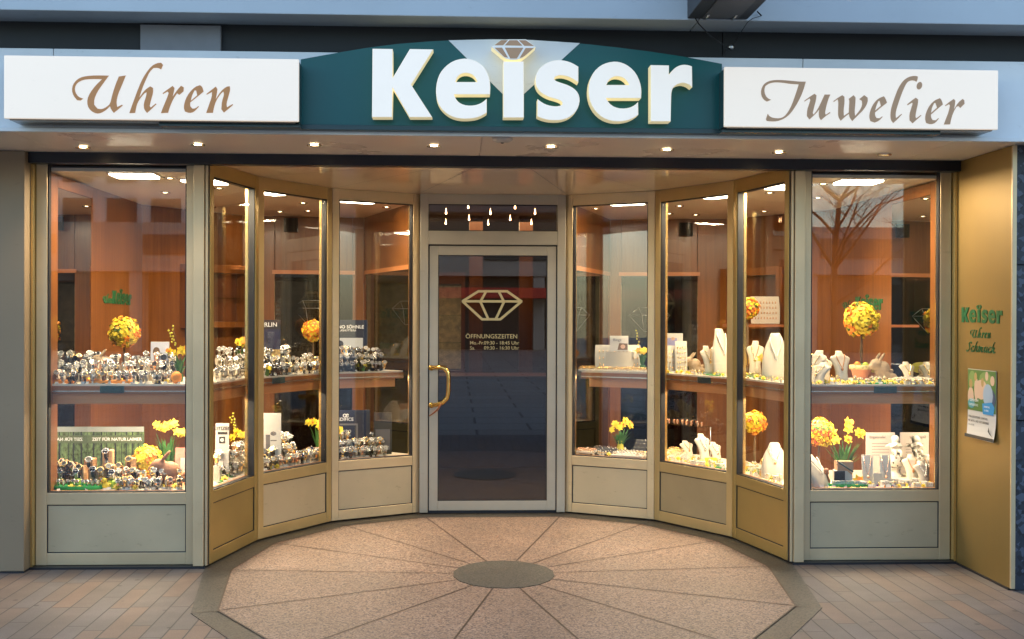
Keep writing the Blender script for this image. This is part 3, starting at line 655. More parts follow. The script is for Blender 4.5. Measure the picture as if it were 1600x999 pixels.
def small_logo(parent, M, width, m, dep=.002, hk=None):          # 'Keiser' logo from the same outlines, local width in metres
    s = width/(1080-582); sy = 1 if hk is None else hk/(108*s)
    M = M @ Matrix.Diagonal((1, sy, 1, 1))
    for L in (K_, E1, I_, S_, E2, R_, DIA):
        LL = [[((u-582)*s, (190-v)*s) for u, v in q] for q in L]
        if L is DIA: LL = [[(x, y+.006*0) for x, y in LL[0]], [((u-582)*s, (190-v)*s) for u, v in Z2([(300, 140), (350, 100), (440, 100), (490, 140), (385, 230)])]]
        outline('lettering', LL, m, parent, M, dep)
def small_uhren(parent, M, width, m, dep=.002, hk=None):
    s = width/(363-112); sy = 1 if hk is None else hk/(79*s)
    M = M @ Matrix.Diagonal((1, sy, 1, 1))
    for L in UHREN: outline('lettering', [[((u-112)*s, (178-v)*s) for u, v in q] for q in L], m, parent, M, dep)
# lettering on the gold panel (plane x = 2.882, facing -x ; right in the photo = towards -y)
GP = lambda u, v: face_m(tuple(at_x(u, v, 2.8805)), (0, -1, 0))
wl = empty('wall_lettering', (2.8805, -2.3, 1.55), label='dark green raised letters ending in Uhren Schmuck on the gold wall panel', cat='lettering')
wi = Matrix.Translation(-Vector(wl.location))
a = at_x(1503, 506, 2.8805); b = at_x(1566, 502, 2.8805)
small_logo(wl, wi @ GP(1503, 505), abs(b.y-a.y), GREENL, .006, .094)
a = at_x(1516, 527, 2.88); b = at_x(1548, 527, 2.88)
small_uhren(wl, wi @ GP(1516, 528), abs(b.y-a.y), GREENL, .004, .066)
# 'Schmuck' in an italic broad-pen hand
def pen(path, w, ang=radians(40), thin=.18):
    k = []
    pts = [Vector(p) for p in path]
    L = []; R = []
    for i, p in enumerate(pts):
        t = (pts[min(i+1, len(pts)-1)]-pts[max(i-1, 0)]).normalized()
        ww = w*(thin+(1-thin)*abs(sin(atan2(t.y, t.x)-ang)))/2; n = Vector((-t.y, t.x))*ww
        L.append(p+n); R.append(p-n)
    return [tuple(q) for q in L] + [tuple(q) for q in R[::-1]]
SCH = {'S': (.62, [[(.62, .92), (.5, 1.02), (.32, .98), (.25, .82), (.4, .6), (.45, .35), (.3, .08), (.1, .02), (0, .12)]]),
       'c': (.46, [[(.42, .55), (.3, .62), (.14, .5), (.07, .25), (.14, .05), (.28, .02), (.42, .14)]]),
       'h': (.58, [[(.42, 1.1), (.3, 1.0), (.18, .5), (.06, 0)], [(.13, .3), (.3, .56), (.4, .6), (.42, .45), (.34, .1), (.42, .02), (.56, .14)]]),
       'm': (.84, [[(.02, .5), (.16, .6), (.16, .45), (.06, 0)], [(.13, .3), (.3, .58), (.38, .56), (.28, 0)], [(.35, .3), (.52, .58), (.62, .56), (.56, .1), (.64, .02), (.8, .14)]]),
       'u': (.6, [[(.02, .5), (.16, .6), (.1, .15), (.18, .02), (.34, .2), (.48, .6)], [(.48, .6), (.38, .1), (.46, .02), (.58, .14)]]),
       'k': (.6, [[(.4, 1.1), (.28, 1.0), (.17, .5), (.06, 0)], [(.14, .3), (.36, .58), (.44, .5), (.36, .36), (.2, .3)], [(.22, .3), (.36, .06), (.44, .0), (.58, .12)]])}
a = at_x(1511, 548, 2.8805); b = at_x(1556, 548, 2.8805); tot = sum(SCH[c][0] for c in 'Schmuck'); s = abs(b.y-a.y)/tot
x = 0; zi = 0
for c in 'Schmuck':
    for p in SCH[c][1]:
        zi += 1
        outline('lettering', [pen([((x+q[0]+q[1]*.18)*s, q[1]*s*.60) for q in p], .011)], GREENL, wl, wi @ GP(1510, 549) @ Matrix.Translation((0, 0, .0004*(zi % 4))), .004)
    x += SCH[c][0]
# poster on gold panel
po = empty('poster', tuple(at_x(1535, 688, 2.8805)), label='paper notice with a group photo and blue badge taped to the gold wall panel', cat='poster')
poi = Matrix.Translation(-Vector(po.location))
c0 = at_x(1513, 575, 2.879); c1 = at_x(1557, 690, 2.879); pw = abs(c1.y-c0.y); ph = .42
PM = poi @ face_m((2.878, c0.y, at_x(1513, 682, 2.879).z), (0, -1, 0))
def flat(pts, z, mi, mb, M): mb.add([M @ Vector((x, y, z)) for x, y in pts], [tuple(range(len(pts)))], mi)
def blob(cx, cy, rx, ry, n=12): return [(cx+rx*cos(2*pi*i/n), cy+ry*sin(2*pi*i/n)) for i in range(n)]
pb = MB()
N = 14
for i in range(N):
    y0, y1 = ph*i/N, ph*(i+1)/N
    cu = lambda y: .001+.018*max(0, 1-y/ph*2.6)**2
    pb.add([PM @ Vector((0, y0, cu(y0)*.5)), PM @ Vector((pw, y0, cu(y0))), PM @ Vector((pw, y1, cu(y1))), PM @ Vector((0, y1, cu(y1)*.5))], [(0, 1, 2, 3)])
pb.build('sheet', mat('poster_paper', (.62, .60, .58), .5), po)
pp = MB(); h0 = ph*.40
flat([(.003, h0), (pw-.003, h0), (pw-.003, ph-.003), (.003, ph-.003)], .0025, 0, pp, PM)
for cx, cy, rx, ry, mi in ((.07, .36, .05, .05, 1), (.26, .36, .09, .05, 1), (.2, .3, .1, .06, 2), (.30, .27, .07, .07, 6), (.13, .3, .03, .07, 2), (.05, .25, .045, .06, 2), (.28, .385, .022, .028, 2), (.36, .36, .03, .03, 2), (.12, .375, .02, .026, 3), (.05, .33, .024, .028, 3), (.22, .345, .02, .028, 3), (.345, .25, .06, .06, 4), (.06, .21, .05, .03, 5)):
    k = pw/.41
    if cy+ry > ph-.003: ry = ph-.004-cy
    flat(blob(cx*k, cy, rx*k, ry), .003+.0002*(mi+cx), mi, pp, PM)
pp.build('photo', [mat('photo_green', (.10, .20, .05), .5), mat('photo_leaf', (.22, .32, .10), .5), mat('photo_skin', (.66, .46, .34), .5), mat('photo_hair', (.45, .30, .12), .5), mat('photo_navy', (.05, .08, .16), .5), mat('photo_cyan', (.10, .35, .42), .5), mat('photo_pale_blue', (.35, .45, .58), .5)], po)
bd = MB(); flat([(pw*.56, h0-.012), (pw*.92, h0-.012), (pw*.96, h0+.035), (pw*.86, h0+.065), (pw*.54, h0+.05)], .0045, 0, bd, PM); bd.build('badge', mat('badge_blue', (.03, .28, .62), .5), po)
for s_, x_, y_, z_, m_ in (('GEMEINSAM', .10, h0+.055, .022, PRINTW), ('FAMILIENTAG', .08, h0+.028, .020, PRINTW), ('VERKAUFSOFFENER SONNTAG', .05, h0-.045, .019, PRINTB), ('MIT AUTO- UND OKTOBERMEILE', .05, h0-.07, .019, PRINTB), ('13 bis 18 UHR', .05, h0-.093, .014, PRINTT), ('SONNTAG', .60, h0+.028, .016, PRINTW), ('6. APRIL', .62, h0+.006, .016, PRINTW)):
    text('lettering', s_, z_, m_, po, PM @ Matrix.Translation((pw*x_, y_, .0052+(.001 if y_ < h0 else 0))), .0002, 'LEFT')
fb = MB(); flat([(0, .002), (pw, .002), (pw, .022), (0, .022)], .0205, 0, fb, PM); flat([(pw*.8, .06), (pw*.85, .045), (pw*.95, .03), (pw*.86, .055), (pw*.83, .085)], .0165, 0, fb, PM); fb.build('footer', PRINTB, po)

# ---- ceiling lamps
def downlight_proto(r, lit=True):
    e = empty('downlight')
    MB().lathe([(r*.78, .0), (r, -.002), (r*1.08, -.006), (r*1.05, -.001), (r*1.05, .001)], 20).build('trim_ring', CHROME, e)
    b = MB().ball((0, 0, .002), r*.66, 12, sc=(1, 1, .22)); b.build('bulb', BULB if lit else BULBOFF, e)
    return e
def add_spot(loc, energy, size=1.9, blend=.6, col=(1, .76, .48), rot=(0, 0, 0), parent=None, rad=.03):
    L = bpy.data.lights.new('spot', 'SPOT'); L.energy = energy; L.spot_size = size; L.spot_blend = blend; L.color = col; L.shadow_soft_size = rad
    o = bpy.data.objects.new('spot', L); C.objects.link(o); o.location = loc; o.rotation_euler = rot; return o
dp = downlight_proto(.040); doff = downlight_proto(.040, False)
ordn = ['leftmost', 'second from the left', 'third from the left', 'fourth from the left', 'fourth from the right', 'third from the right', 'second from the right', 'rightmost']
for i, (u, v) in enumerate(((130, 230), (309, 226), (491, 226.5), (678, 228), (861, 229.5), (1042, 234), (1217, 238), (1382, 241))):
    p = at_z(u, v, 2.545); l_ = '%s of the round recessed lamps in the outer canopy, %s' % (ordn[i], 'glowing' if i < 7 else 'not lit')
    if i == 7: tag(doff, l_, 'ceiling light', 'recessed lamps under the canopy'); put(doff, p)
    else:
        if i == 0: tag(dp, l_, 'ceiling light', 'recessed lamps under the canopy')
        put(dp, p, label=l_)
        add_spot((p.x, p.y, 2.53), 6 if i not in (0, 6) else 7 if i == 0 else 3)
# smoke detector
sdv = at_z(785, 217, 2.545)
e = empty('smoke_detector', sdv, label='small flat smoke detector on the canopy below the diamond', cat='detector')
MB().lathe([(.001, -.022), (.035, -.02), (.055, -.010), (.058, 0)], 20).build('housing', CARD, e)
MB().lathe([(.001, -.028), (.008, -.026), (.010, -.0225)], 10).build('sensor', PRINTB, e)

# luminaire on the upper wall
e = empty('wall_bracket_sign', (1.1, -3.15, 3.18), label='dark grey box projecting from the wall above the fascia, seen from below', cat='bracket')
l0 = at_y(1074, 27, -3.155).x-1.1; l1 = at_y(1168, 33, -3.155).x-1.1
MB().box(l0, l1, -1.4, -.002, -.045+.0, .28).build('housing', mat('dark_metal', (.05, .05, .056), .45, .4), e, .004)
MB().box(l0+.075, l1-.06, -1.3, -.05, -.052, -.046).build('underside_panel', mat('grey_panel', (.10, .10, .105), .5), e)
for x in (l0+.09, l1-.085): MB().tube([(x, -.006, -.048), (x, -.03, -.053), (x, -.12, -.055)], .005).build('fixing_rod', STEEL2, e)
cb = MB()
def cable(pts, r):
    q = []
    for i in range(len(pts)-1):
        for t in range(5): q.append(pts[i].lerp(pts[i+1], t/5))
    q.append(pts[-1]); cb.tube(q, r, 6)
cable([at_y(1077, 0, -3.18), at_y(1081, 20, -3.19), at_y(1092, 38, -3.17), at_y(1112, 58, -3.05), at_y(1140, 77, -2.965)], .0035)
cable([at_y(1144, 73, -2.96), at_y(1158, 50, -3.05), at_y(1168, 35, -3.16), at_y(1176, 29, -3.17), at_y(1190, 25, -3.17)], .002)
cable([at_y(1136, 80, -2.96), at_y(1127, 90, -2.957)], .002)
cable([at_y(1183, 18, -3.17), at_y(1190, 25, -3.175)], .004)
tag(cb.build('cable', BLACK), 'thin black cables looped from the wall over the fascia edge', 'cable')
tag(MB().lathe([(.012, 0), (.018, .01), (.012, .02)], 10, M=Matrix.Translation(at_y(1142, 77, -2.955))).build('cable_hook', STEEL2), 'small rusty hook holding the cable on the fascia', 'hook')

# ================================================================ DISPLAY CASES
GL = {}
for s, n in ((-1, 'L'), (1, 'R')):
    pts = [(.575, 0.0), (1.218, -.390), (1.645, -1.121), (1.811, YF), (2.83, YF)]
    for k in range(4):
        A, B = pts[k], pts[k+1]; A, B = (s*A[0], A[1]), (s*B[0], B[1])
        if s < 0: A, B = B, A
        GL[n, k] = (Vector(A), Vector(B))
def off_line(key, d):
    A, B = GL[key]; t = (B-A).normalized(); n = Vector((t.y, -t.x)); return A-n*d, B-n*d
def isect(p, r, q, s_):
    den = r.x*s_.y-r.y*s_.x; t = ((q.x-p.x)*s_.y-(q.y-p.y)*s_.x)/den; return p+r*t
def col(u, key, inset):
    A, B = off_line(key, inset); d = ray(u, 500); return isect(Vector((CX, CY)), Vector((d[0], d[1])), A, B-A)
def zat(u, v, y):
    d = ray(u, v); return CZ+d[2]*(y-CY)/d[1]
def offset_case(side, d):
    ks = [3, 2, 1, 0] if side == 'L' else [0, 1, 2, 3]
    L = [off_line((side, k), d) for k in ks]; out = [L[0][0]]
    for i in range(3): out.append(isect(L[i][0], L[i][1]-L[i][0], L[i+1][0], L[i+1][1]-L[i+1][0]))
    out.append(L[3][1]); return out
PLZ, SHZ = .462, 1.128
PLACES = {('L', 3): 'window under the Uhren sign', ('L', 2): 'narrow angled watch window', ('L', 1): 'middle angled watch window', ('L', 0): 'watch window beside the door',
          ('R', 0): 'ring window beside the door', ('R', 1): 'middle angled jewellery window', ('R', 2): 'narrow angled jewellery window', ('R', 3): 'window under the Juwelier sign'}
for side, s in (('L', -1), ('R', 1)):
    word = 'left' if s < 0 else 'right'
    cs = empty('display_case', (s*2, -.5, 0), label='cherry wood display case behind the %s windows' % ('watch' if s < 0 else 'jewellery'), cat='display case')
    inv = -Vector(cs.location)
    def cp(name, mb, m, parent=None, bevel=0):
        o = mb.build(name, m, parent or cs, bevel)
        if parent is None: o.location = inv
        return o
    W_ = [(s*2.83, -1.90), (s*2.83, .41), (s*2.2, 1.42), (s*1.13, 1.58), (s*.63, .06)]
    g = offset_case(side, .055); g2 = [(p.x, p.y) for p in g]
    if s < 0: region = g2 + W_[::-1][0:4]        # left front -> door, then back
    else: region = g2 + W_[1:5][0:4]
    if s < 0: region = g2 + [W_[4], W_[3], W_[2], W_[1]]
    cp('ceiling', MB().prism(region, 2.45, 2.47), CREAMC)
    cp('case_floor', MB().prism(region, .10, .14), WOODD)
    def wall(i, t0, t1, z0, z1, th=.02, mb=None):
        A, B = W_[i], W_[i+1]; m = mb or MB()
        return m.seg(A, B, t0, t1, z0, z1, min(0, s*th), max(0, s*th))
    cp('side_panel', wall(0, 0, 2.31, .14, 2.45), WOOD)
    cp('back_panel', wall(1, 0, .52, .14, 2.45), WOOD, bevel=.002)
    cp('back_panel', wall(1, .524, 1.185, .14, 2.45), WOOD, bevel=.002)
    m = wall(2, 0, .28, .14, 2.45); wall(2, .98, 1.08, .14, 2.45, mb=m); wall(2, .284, .978, 1.955, 2.45, mb=m); cp('rear_panel', m, WOOD, bevel=.002)
    m = wall(3, 0, .06, .14, 2.45); wall(3, 1.52, 1.60, .14, 2.45, mb=m); wall(3, .063, 1.518, 1.955, 2.45, mb=m); cp('inner_panel', m, WOOD, bevel=.002)
    cp('header_rail', wall(2, .26, 1.0, 1.93, 1.965, -.012), WOODL); cp('header_rail', wall(3, .05, 1.53, 1.93, 1.965, -.012), WOODL)
    cp('tinted_panel', wall(2, .284, .975, .14, 1.955, .006), TGLASS); cp('tinted_panel', wall(3, .065, 1.515, .14, 1.955, .006), TGLASS)
    x0, x1 = sorted((s*2.822, s*2.808)); cp('mirror', MB().box(x0, x1, -1.745, -1.03, PLZ+.003, 2.36), MIRROR)
    x0, x1 = sorted((s*2.825, s*2.800)); cp('mirror_trim', MB().box(x0, x1, -1.88, -1.748, PLZ+.003, 2.44).box(x0, x1, -1.745, -1.02, 2.362, 2.44), WOOD)
    # wall cabinet
    A, B = Vector(W_[1]), Vector(W_[2]); cab = empty('wall_cabinet', parent=cs, loc=inv)
    m = MB(); q = lambda t0, t1, z0, z1, d0, d1, mm: mm.seg(W_[1], W_[2], t0, t1, z0, z1, min(s*d0, s*d1), max(s*d0, s*d1))
    q(.42, .49, 1.45, 1.99, -.14, -.001, m); q(1.09, 1.16, 1.45, 1.99, -.14, -.001, m); q(.49, 1.09, 1.45, 1.50, -.139, -.001, m); q(.49, 1.09, 1.92, 1.99, -.139, -.001, m)
    m.build('frame', WOOD, cab, .003); m = MB(); q(.49, 1.09, 1.50, 1.92, -.02, -.003, m); m.build('back', WOODD, cab)
    m = MB(); q(.49, 1.09, 1.70, 1.708, -.12, -.021, m); m.build('glass_shelf', CLEAR, cab)
    # square grille above the opening
    gx = at_y(455 if s < 0 else 1071, 352 if s < 0 else 359, 1.44)
    cp('speaker_grille', MB().box(gx.x-.062, gx.x+.062, 1.40, 1.43, gx.z-.062, gx.z+.062), GRILLE, bevel=.004)
    # shelf
    def strip(d0, d1, z0, z1, trim=(.10, .0)):
        a = offset_case(side, d0); b = offset_case(side, d1)
        if d1 > .4:
            for j in ((0, 1) if s < 0 else (3, 4)): b[j].y = YF+.42+d1
        if d0 > .4:
            for j in ((0, 1) if s < 0 else (3, 4)): a[j].y = YF+.42+d0
        if s < 0:
            dr = (a[4]-a[3]).normalized(); a[4] = a[4]-dr*trim[0]; b[4] = b[4]-dr*(trim[0]+.12*(d1-d0)/.4)
            a[0].x = b[0].x = -2.806
        else:
            dr = (a[1]-a[0]).normalized(); a[0] = a[0]+dr*trim[0]; b[0] = b[0]+dr*(trim[0]+.12*(d1-d0)/.4)
            a[4].x = b[4].x = 2.806
        m = MB()
        for i in range(4):
            m.prism([tuple(a[i]), tuple(a[i+1]), tuple(b[i+1]), tuple(b[i])], z0, z1)
        return m
    cp('platform', strip(.071, .56, PLZ-.03, PLZ, (0, 0)), CLOTH)
    cp('platform_skirt', strip(.54, .56, .14, PLZ-.031, (0, 0)), WOODD)
    cp('shelf_top', strip(.085, .50, SHZ-.012, SHZ), SHELFTOP)
    cp('shelf_edge', strip(.078, .50, SHZ-.06, SHZ-.013), WOODH)
    cp('shelf_bead', strip(.073, .085, SHZ-.047, SHZ-.041), CHROME)
    cp('shelf_lip', strip(.105, .135, SHZ-.125, SHZ-.061, (.16, 0)), WOODL)
    cp('shelf_rear_lip', strip(.47, .495, SHZ-.125, SHZ-.061, (.16, 0)), WOODH)
    # bottom lip in light wood at the glass
    cp('sill', strip(.056, .07, PLZ-.02, PLZ+.006, (0, 0)), WOODL)
    # plaques on the shelf edge
    for u in ((175, 436) if s < 0 else (1100, 1384)):
        k = {175: 3, 436: 1, 1100: 1, 1384: 3}[u]
        p = col(u, (side, k), .068); A, B = GL[side, k]; t = (B-A).normalized(); c = Vector((p.x, p.y))
        hw = .075 if k == 3 else .07
        a = c-t*hw; b = c+t*hw
        o = MB().seg(a, b, .001, 2*hw, SHZ-.055, SHZ-.010, -.006, .002).build('plaque', PLAQ, None, .004)
        tag(o, 'dark green name plaque on the shelf edge of the %s' % PLACES[side, k], 'plaque')
    # wall writing
    LG = empty('wall_lettering', (s*2.829, -.6, 1.6), label='small dark green letters on the wooden side wall above the %s' % ('shelf of watches' if s < 0 else 'clay flower pot'), cat='lettering')
    li = Matrix.Translation(-Vector(LG.location)); xx = s*2.828; xd = (0, -s, 0)
    if s < 0: us = (161, 176, 205, 472, 471)
    else: us = (1317, 1337, 1379, 481, 478)
    a, b, c_ = [at_x(q_, us[3], xx) for q_ in us[:3]]
    small_uhren(LG, li @ face_m((xx, a.y, a.z-.01), xd), abs(b.y-a.y), GREENL, .006, .07)
    small_logo(LG, li @ face_m((xx, b.y, b.z-.02), xd), abs(c_.y-b.y), GREENL, .008, .10)
    for o in LG.children: pass

    # lamps
    rl = [(s*2.33, -1.72, 0), (s*1.96, -1.38, 78), (s*1.60, -.72, 60), (s*1.02, -.11, 31)]
    word4 = ['front window', 'window nearest the front', 'middle angled window', 'window beside the door']
    for i, (x, y, a) in enumerate(rl):
        e = empty('case_lamp', (x, y, 2.449), radians(a)*(s if False else (1 if s < 0 else -1)), label='square ceiling lamp glowing white above the %s' % PLACES[side, 3-i], cat='ceiling light', group='square lamps in the display cases')
        MB().box(-.145, .145, -.125, .125, -.006, 0).build('trim', CHROME, e)
        MB().box(-.13, .13, -.11, .11, -.014, -.0062).build('diffuser', LAMPW, e)
        L = bpy.data.lights.new('case_light', 'AREA'); L.shape = 'RECTANGLE'; L.size = .26; L.size_y = .22; L.energy = 7.8; L.color = (1, .78, .52)
        o = bpy.data.objects.new('case_light', L); C.objects.link(o); o.location = (x, y, 2.43); o.rotation_euler = (0, 0, radians(a)*(1 if s < 0 else -1))
    for k in range(4):
        A, B = off_line((side, k), .30); mid = (A+B)/2; d = B-A; Ln = min(d.length*.8, .8)
        if k == 3: mid = Vector((s*2.36, YF+.40))
        L = bpy.data.lights.new('shelf_light', 'AREA'); L.shape = 'RECTANGLE'; L.size = Ln; L.size_y = .05 if k < 3 else .3; L.energy = 3.3*Ln/.6; L.color = (1, .82, .58)
        o = bpy.data.objects.new('shelf_light', L); C.objects.link(o); o.location = (mid.x, mid.y, SHZ-.082); o.rotation_euler = (0, 0, atan2(d.y, d.x))
        e = empty('strip_lamp', (mid.x, mid.y, SHZ-.0625), atan2(d.y, d.x), label='thin strip lamp under the shelf of the %s' % PLACES[side, k], cat='strip lamp')
        MB().box(-Ln/2, Ln/2, -.02, .02, -.008, 0).build('tube', LAMPW, e)
    dl = [(s*2.40, -.62), (s*2.15, -1.55), (s*1.55, .85), (s*2.30, .55), (s*1.95, -.95), (s*.86, .42), (s*1.50, .12), (s*1.80, .95)]
    for i, (x, y) in enumerate(dl):
        L_ = 'small round lamp in the ceiling above the %s' % ('watches' if s < 0 else 'jewellery')
        put(dp, (x, y, 2.449), label=L_, group='small round lamps above the %s' % ('watches' if s < 0 else 'jewellery'), sc=.85)
        if i in (0, 2, 3, 6): add_spot((x, y, 2.43), 4, 2.0, .8, (1, .68, .36))

# ---- sales room contents seen through the tinted panels and the door
vc = 0
for (x, y, w, lab) in ((-2.3, 4.2, .9, 'far left'), (-1.15, 5.6, .7, 'left of the middle'), (-.42, 5.8, .5, 'behind the door'), (1.5, 5.2, .8, 'right of the middle'), (2.7, 4.0, .9, 'far right')):
    e = empty('glass_cabinet', (x, y, 0.006), label='dim lit glass cabinet in the sales room, %s' % lab, cat='cabinet')
    MB().box(-w/2, w/2, 0, .4, 0, .85).box(-w/2, w/2, 0, .4, 1.95, 2.1).box(-w/2, -w/2+.05, 0, .4, .85, 1.95).box(w/2-.05, w/2, 0, .4, .85, 1.95).build('carcass', WOODD, e)
    MB().box(-w/2+.05, w/2-.05, .36, .39, .86, 1.94).build('lit_back', VITR, e)
    MB().box(-w/2+.05, w/2-.05, .05, .35, 1.2, 1.21).box(-w/2+.05, w/2-.05, .05, .35, 1.55, 1.56).build('shelf', CLEAR, e)
for u, x_ in ((743, 'nearer the handle'), (821, 'farther from the handle')):
    p = at_y(u, 600, 3.9); o = MB().box(-.075, .075, -.05, .05, 0, 2.64).build('wooden_column', WOOD, loc=(p.x, 3.9, .008)); tag(o, 'wooden column seen dimly through the door glass, %s' % x_, 'column')
e = empty('counter', (.1, 3.1, .006), label='dark wooden sales counter behind the door', cat='counter')
MB().box(-.9, .9, -.3, .3, 0, .9).build('body', WOODD, e); MB().box(-.95, .95, -.34, .34, .9, .94).build('top', WOOD, e, .004)
e = empty('clock', (1.05, 2.4, .95), label='gold pendulum clock on a dark stand seen through the window right of the door', cat='clock')
MB().lathe([(.001, .42), (.07, .40), (.085, .3), (.06, .26), (.02, .22), (.03, .05), (.08, .0)], 12).build('body', BRASS, e); MB().box(-.12, .12, -.1, .1, -.95, -.003).build('stand', SMOKE, e)
for i, (u, v) in enumerate(((219, 128), (352, 94), (485, 130), (633, 96), (753, 130), (217, 190), (357, 165), (472, 194), (604, 167), (731, 191))):
    y = 1.0 if i < 5 else 1.6
    p = at_y(640+u/3.842, 300+v/3.842, y)
    b = MB().lathe([(.001, .045), (.002, .03), (.005, .012), (.008, .0), (.005, -.008), (.001, -.010)], 8).build('bulb_lamp', TINY, loc=p)
    tag(b, 'tiny pointed bulb glowing behind the pane above the door', 'bulb', 'tiny bulbs above the door')
L = bpy.data.lights.new('room_light', 'AREA'); L.size = 2.5; L.energy = 26.8; L.color = (1, .65, .35)
o = bpy.data.objects.new('room_light', L); C.objects.link(o); o.location = (0, 4, 2.6)

# ================================================================ ACROSS THE STREET (seen in the glass)
OBW = mat('render_wall', (.28, .27, .26), .7, var=.1, vscale=.5); OBD = mat('dark_shopfront', (.02, .022, .028), .3); AWN = mat('red_awning', (.42, .03, .02), .7)
ob = empty('arcade_building', (6, -44, 0), label='low grey arcade building across the street with dark shopfronts and a red awning', cat='building')
MB().box(-46, 46, -8, 0, 3.3, 5.3).build('wall', OBW, ob)
MB().box(-46, 46, -8, -1.5, 0, 3.3).build('shopfront', OBD, ob)
for i in range(16): MB().box(-42+i*5.6, -41.5+i*5.6, -1.2, -.1, 0, 3.3).build('column', OBW, ob)
MB().box(-12, -2, -.6, 1.4, 2.3, 2.75).build('awning', AWN, ob)
MB().box(-15, 3, -8, -.3, 5.3, 8.6).build('sky_blocker', mat('sky_blocker_brown', (.10, .075, .06), .8), ob)  # block added to keep bright sky out of the transom's reflection
for i in range(12): MB().box(-40+i*7, -36.5+i*7, 0, .1, 4.0, 4.8).build('window', OBD, ob)
o2 = empty('office_block', (-15, -56, 0), label='pale office block across the street with a grid of windows', cat='building')
MB().box(-8, 6, -8, 0, 0, 11).build('wall', mat('pale_wall', (.5, .5, .52), .6), o2)
for i in range(6):
    for j in range(3): MB().box(-7.3+i*2.2, -5.8+i*2.2, -.01, .05, 3+j*2.6, 4.8+j*2.6).build('window', OBD, o2)
tr = empty('bare_tree', (9.2, -24, 0), label='leafless street tree across the street', cat='tree')
tb = MB(); rnd = random.Random(3)
def branch(p, d, L, r, dep):
    pts = [p]; q = p.copy(); dd = d.copy(); n = 5
    for i in range(n):
        dd = (dd+Vector((rnd.uniform(-.28, .28)*(.25 if dep == 0 else 1), rnd.uniform(-.28, .28), rnd.uniform(-.08, .2)))).normalized(); q = q+dd*L/n; pts.append(q.copy())
    tb.tube(pts, [r*(1-.55*i/n) for i in range(n+1)], 6 if dep < 2 else 4)
    if dep < 4:
        for k in range(5 if dep else 11):
            i = rnd.randint(2, n); a = rnd.uniform(0, 2*pi)
            nd = (dd*.35+Vector((cos(a), sin(a), rnd.uniform(.0, .7)))).normalized()
            branch(pts[i], nd, L*rnd.uniform(.42, .7), r*.34, dep+1)
branch(Vector((0, 0, 0)), Vector((0, 0, 1)), 4.6, .12, 0)
tb.build('trunk', BARK, tr)

# ================================================================ GOODS
R = random.Random(11)
def ribbon(mb, path, w, th, mi=0):
    n = len(path); path = [Vector(p) for p in path]; vs = []
    for i, p in enumerate(path):
        t = (path[(i+1) % n]-path[i-1]).normalized(); nn = Vector((0, t.z, -t.y)).normalized()*th/2
        for x, q in ((-w/2, nn), (w/2, nn), (w/2, -nn), (-w/2, -nn)): vs.append(p+q+Vector((x, 0, 0)))
    fs = []
    for i in range(n):
        j = (i+1) % n
        for k in range(4): fs.append((i*4+k, i*4+(k+1) % 4, j*4+(k+1) % 4, j*4+k))
    mb.add(vs, fs, mi, False)
def make_watch(strap, case, dial, stand, rise=0.0, head=.019, tilt=35):
    e = empty('wristwatch'); tag(e, 'x', 'watch')
    zc_ = rise+.050; loop = [(0, .026*cos(a), zc_+.030*sin(a)) for a in [2*pi*i/14 for i in range(14)]]
    sb = MB(); ribbon(sb, loop, .017, .0035); sb.build('strap', strap, e)
    st = MB().lathe([(.017, 0), (.017, .003), (.006, .006), (.006, max(.018, zc_-.032))], 8)
    if rise > .03: st.box(-.022, .022, -.018, .022, .0, rise)
    st.lathe([(.021, -.008), (.021, .008)], 10, M=Matrix.Translation((0, 0, zc_)) @ Matrix.Rotation(pi/2, 4, 'Y')); st.build('stand', stand, e)
    T = Matrix.Translation((0, -.024, zc_+.016)) @ Matrix.Rotation(radians(90-tilt), 4, 'X')
    c = MB().lathe([(head*.8, -.003), (head, .0), (head, .006), (head*.86, .008), (head*.80, .0072)], 14, M=T); c.lathe([(.0025, -.003), (.0025, .003)], 6, M=T @ Matrix.Translation((head+.002, 0, .003)) @ Matrix.Rotation(pi/2, 4, 'Y'))
    co = c.build('watch_case', case, e)
    d = MB().lathe([(.001, .0078), (head*.80, .0078)], 14, M=T)
    for a in range(0, 360, 90): d.box(-.0008, .0008, head*.5, head*.72, .0079, .0086, 1, M=T @ Matrix.Rotation(radians(a), 4, 'Z'))
    d.box(-.0007, .0007, 0, head*.6, .0079, .0088, 1, M=T @ Matrix.Rotation(radians(50), 4, 'Z')); d.box(-.0009, .0009, 0, head*.42, .0079, .0090, 1, M=T @ Matrix.Rotation(radians(-60), 4, 'Z'))
    d.build('dial', [dial, PRINTB if dial is not DIALB else PRINTW], co)
    return e
def to_cam(x, y): return atan2(x-CX, -(CY-y))*-1.0
PW = {}
for nm, a in {'steel': (STEEL, STEEL, DIALW, CREAMST), 'steelhi': (STEEL, STEEL, DIALW, CREAMST), 'steelb': (STEEL2, STEEL, DIALB, CREAMST), 'gold': (GOLDW, GOLDW, DIALW, CREAMST), 'rose': (ROSE, ROSE, DIALW, IVORY),
              'black': (LBLACK, STEEL, DIALW, SMOKE), 'blackb': (LBLACK, STEEL, DIALB, SMOKE), 'brown': (LBROWN, GOLDW, DIALW, SMOKE), 'blue': (LBLACK, STEEL, DIALC, SMOKE), 'steeld': (STEEL, STEEL, DIALW, SMOKE)}.items():
    for r_ in (0.0, .05, .10):
        PW[nm, r_] = (a, r_)
PC = {}
def watch(kind, rise, loc, rz, label, group, sc=1):
    k = (kind, rise)
    if k not in PC: PC[k] = make_watch(*PW[k][0], rise=rise, head=.0215 if 'hi' in kind else .019)
    return put(PC[k], loc, rz, label, group, sc)
def mixed(pool): return R.choice(pool)
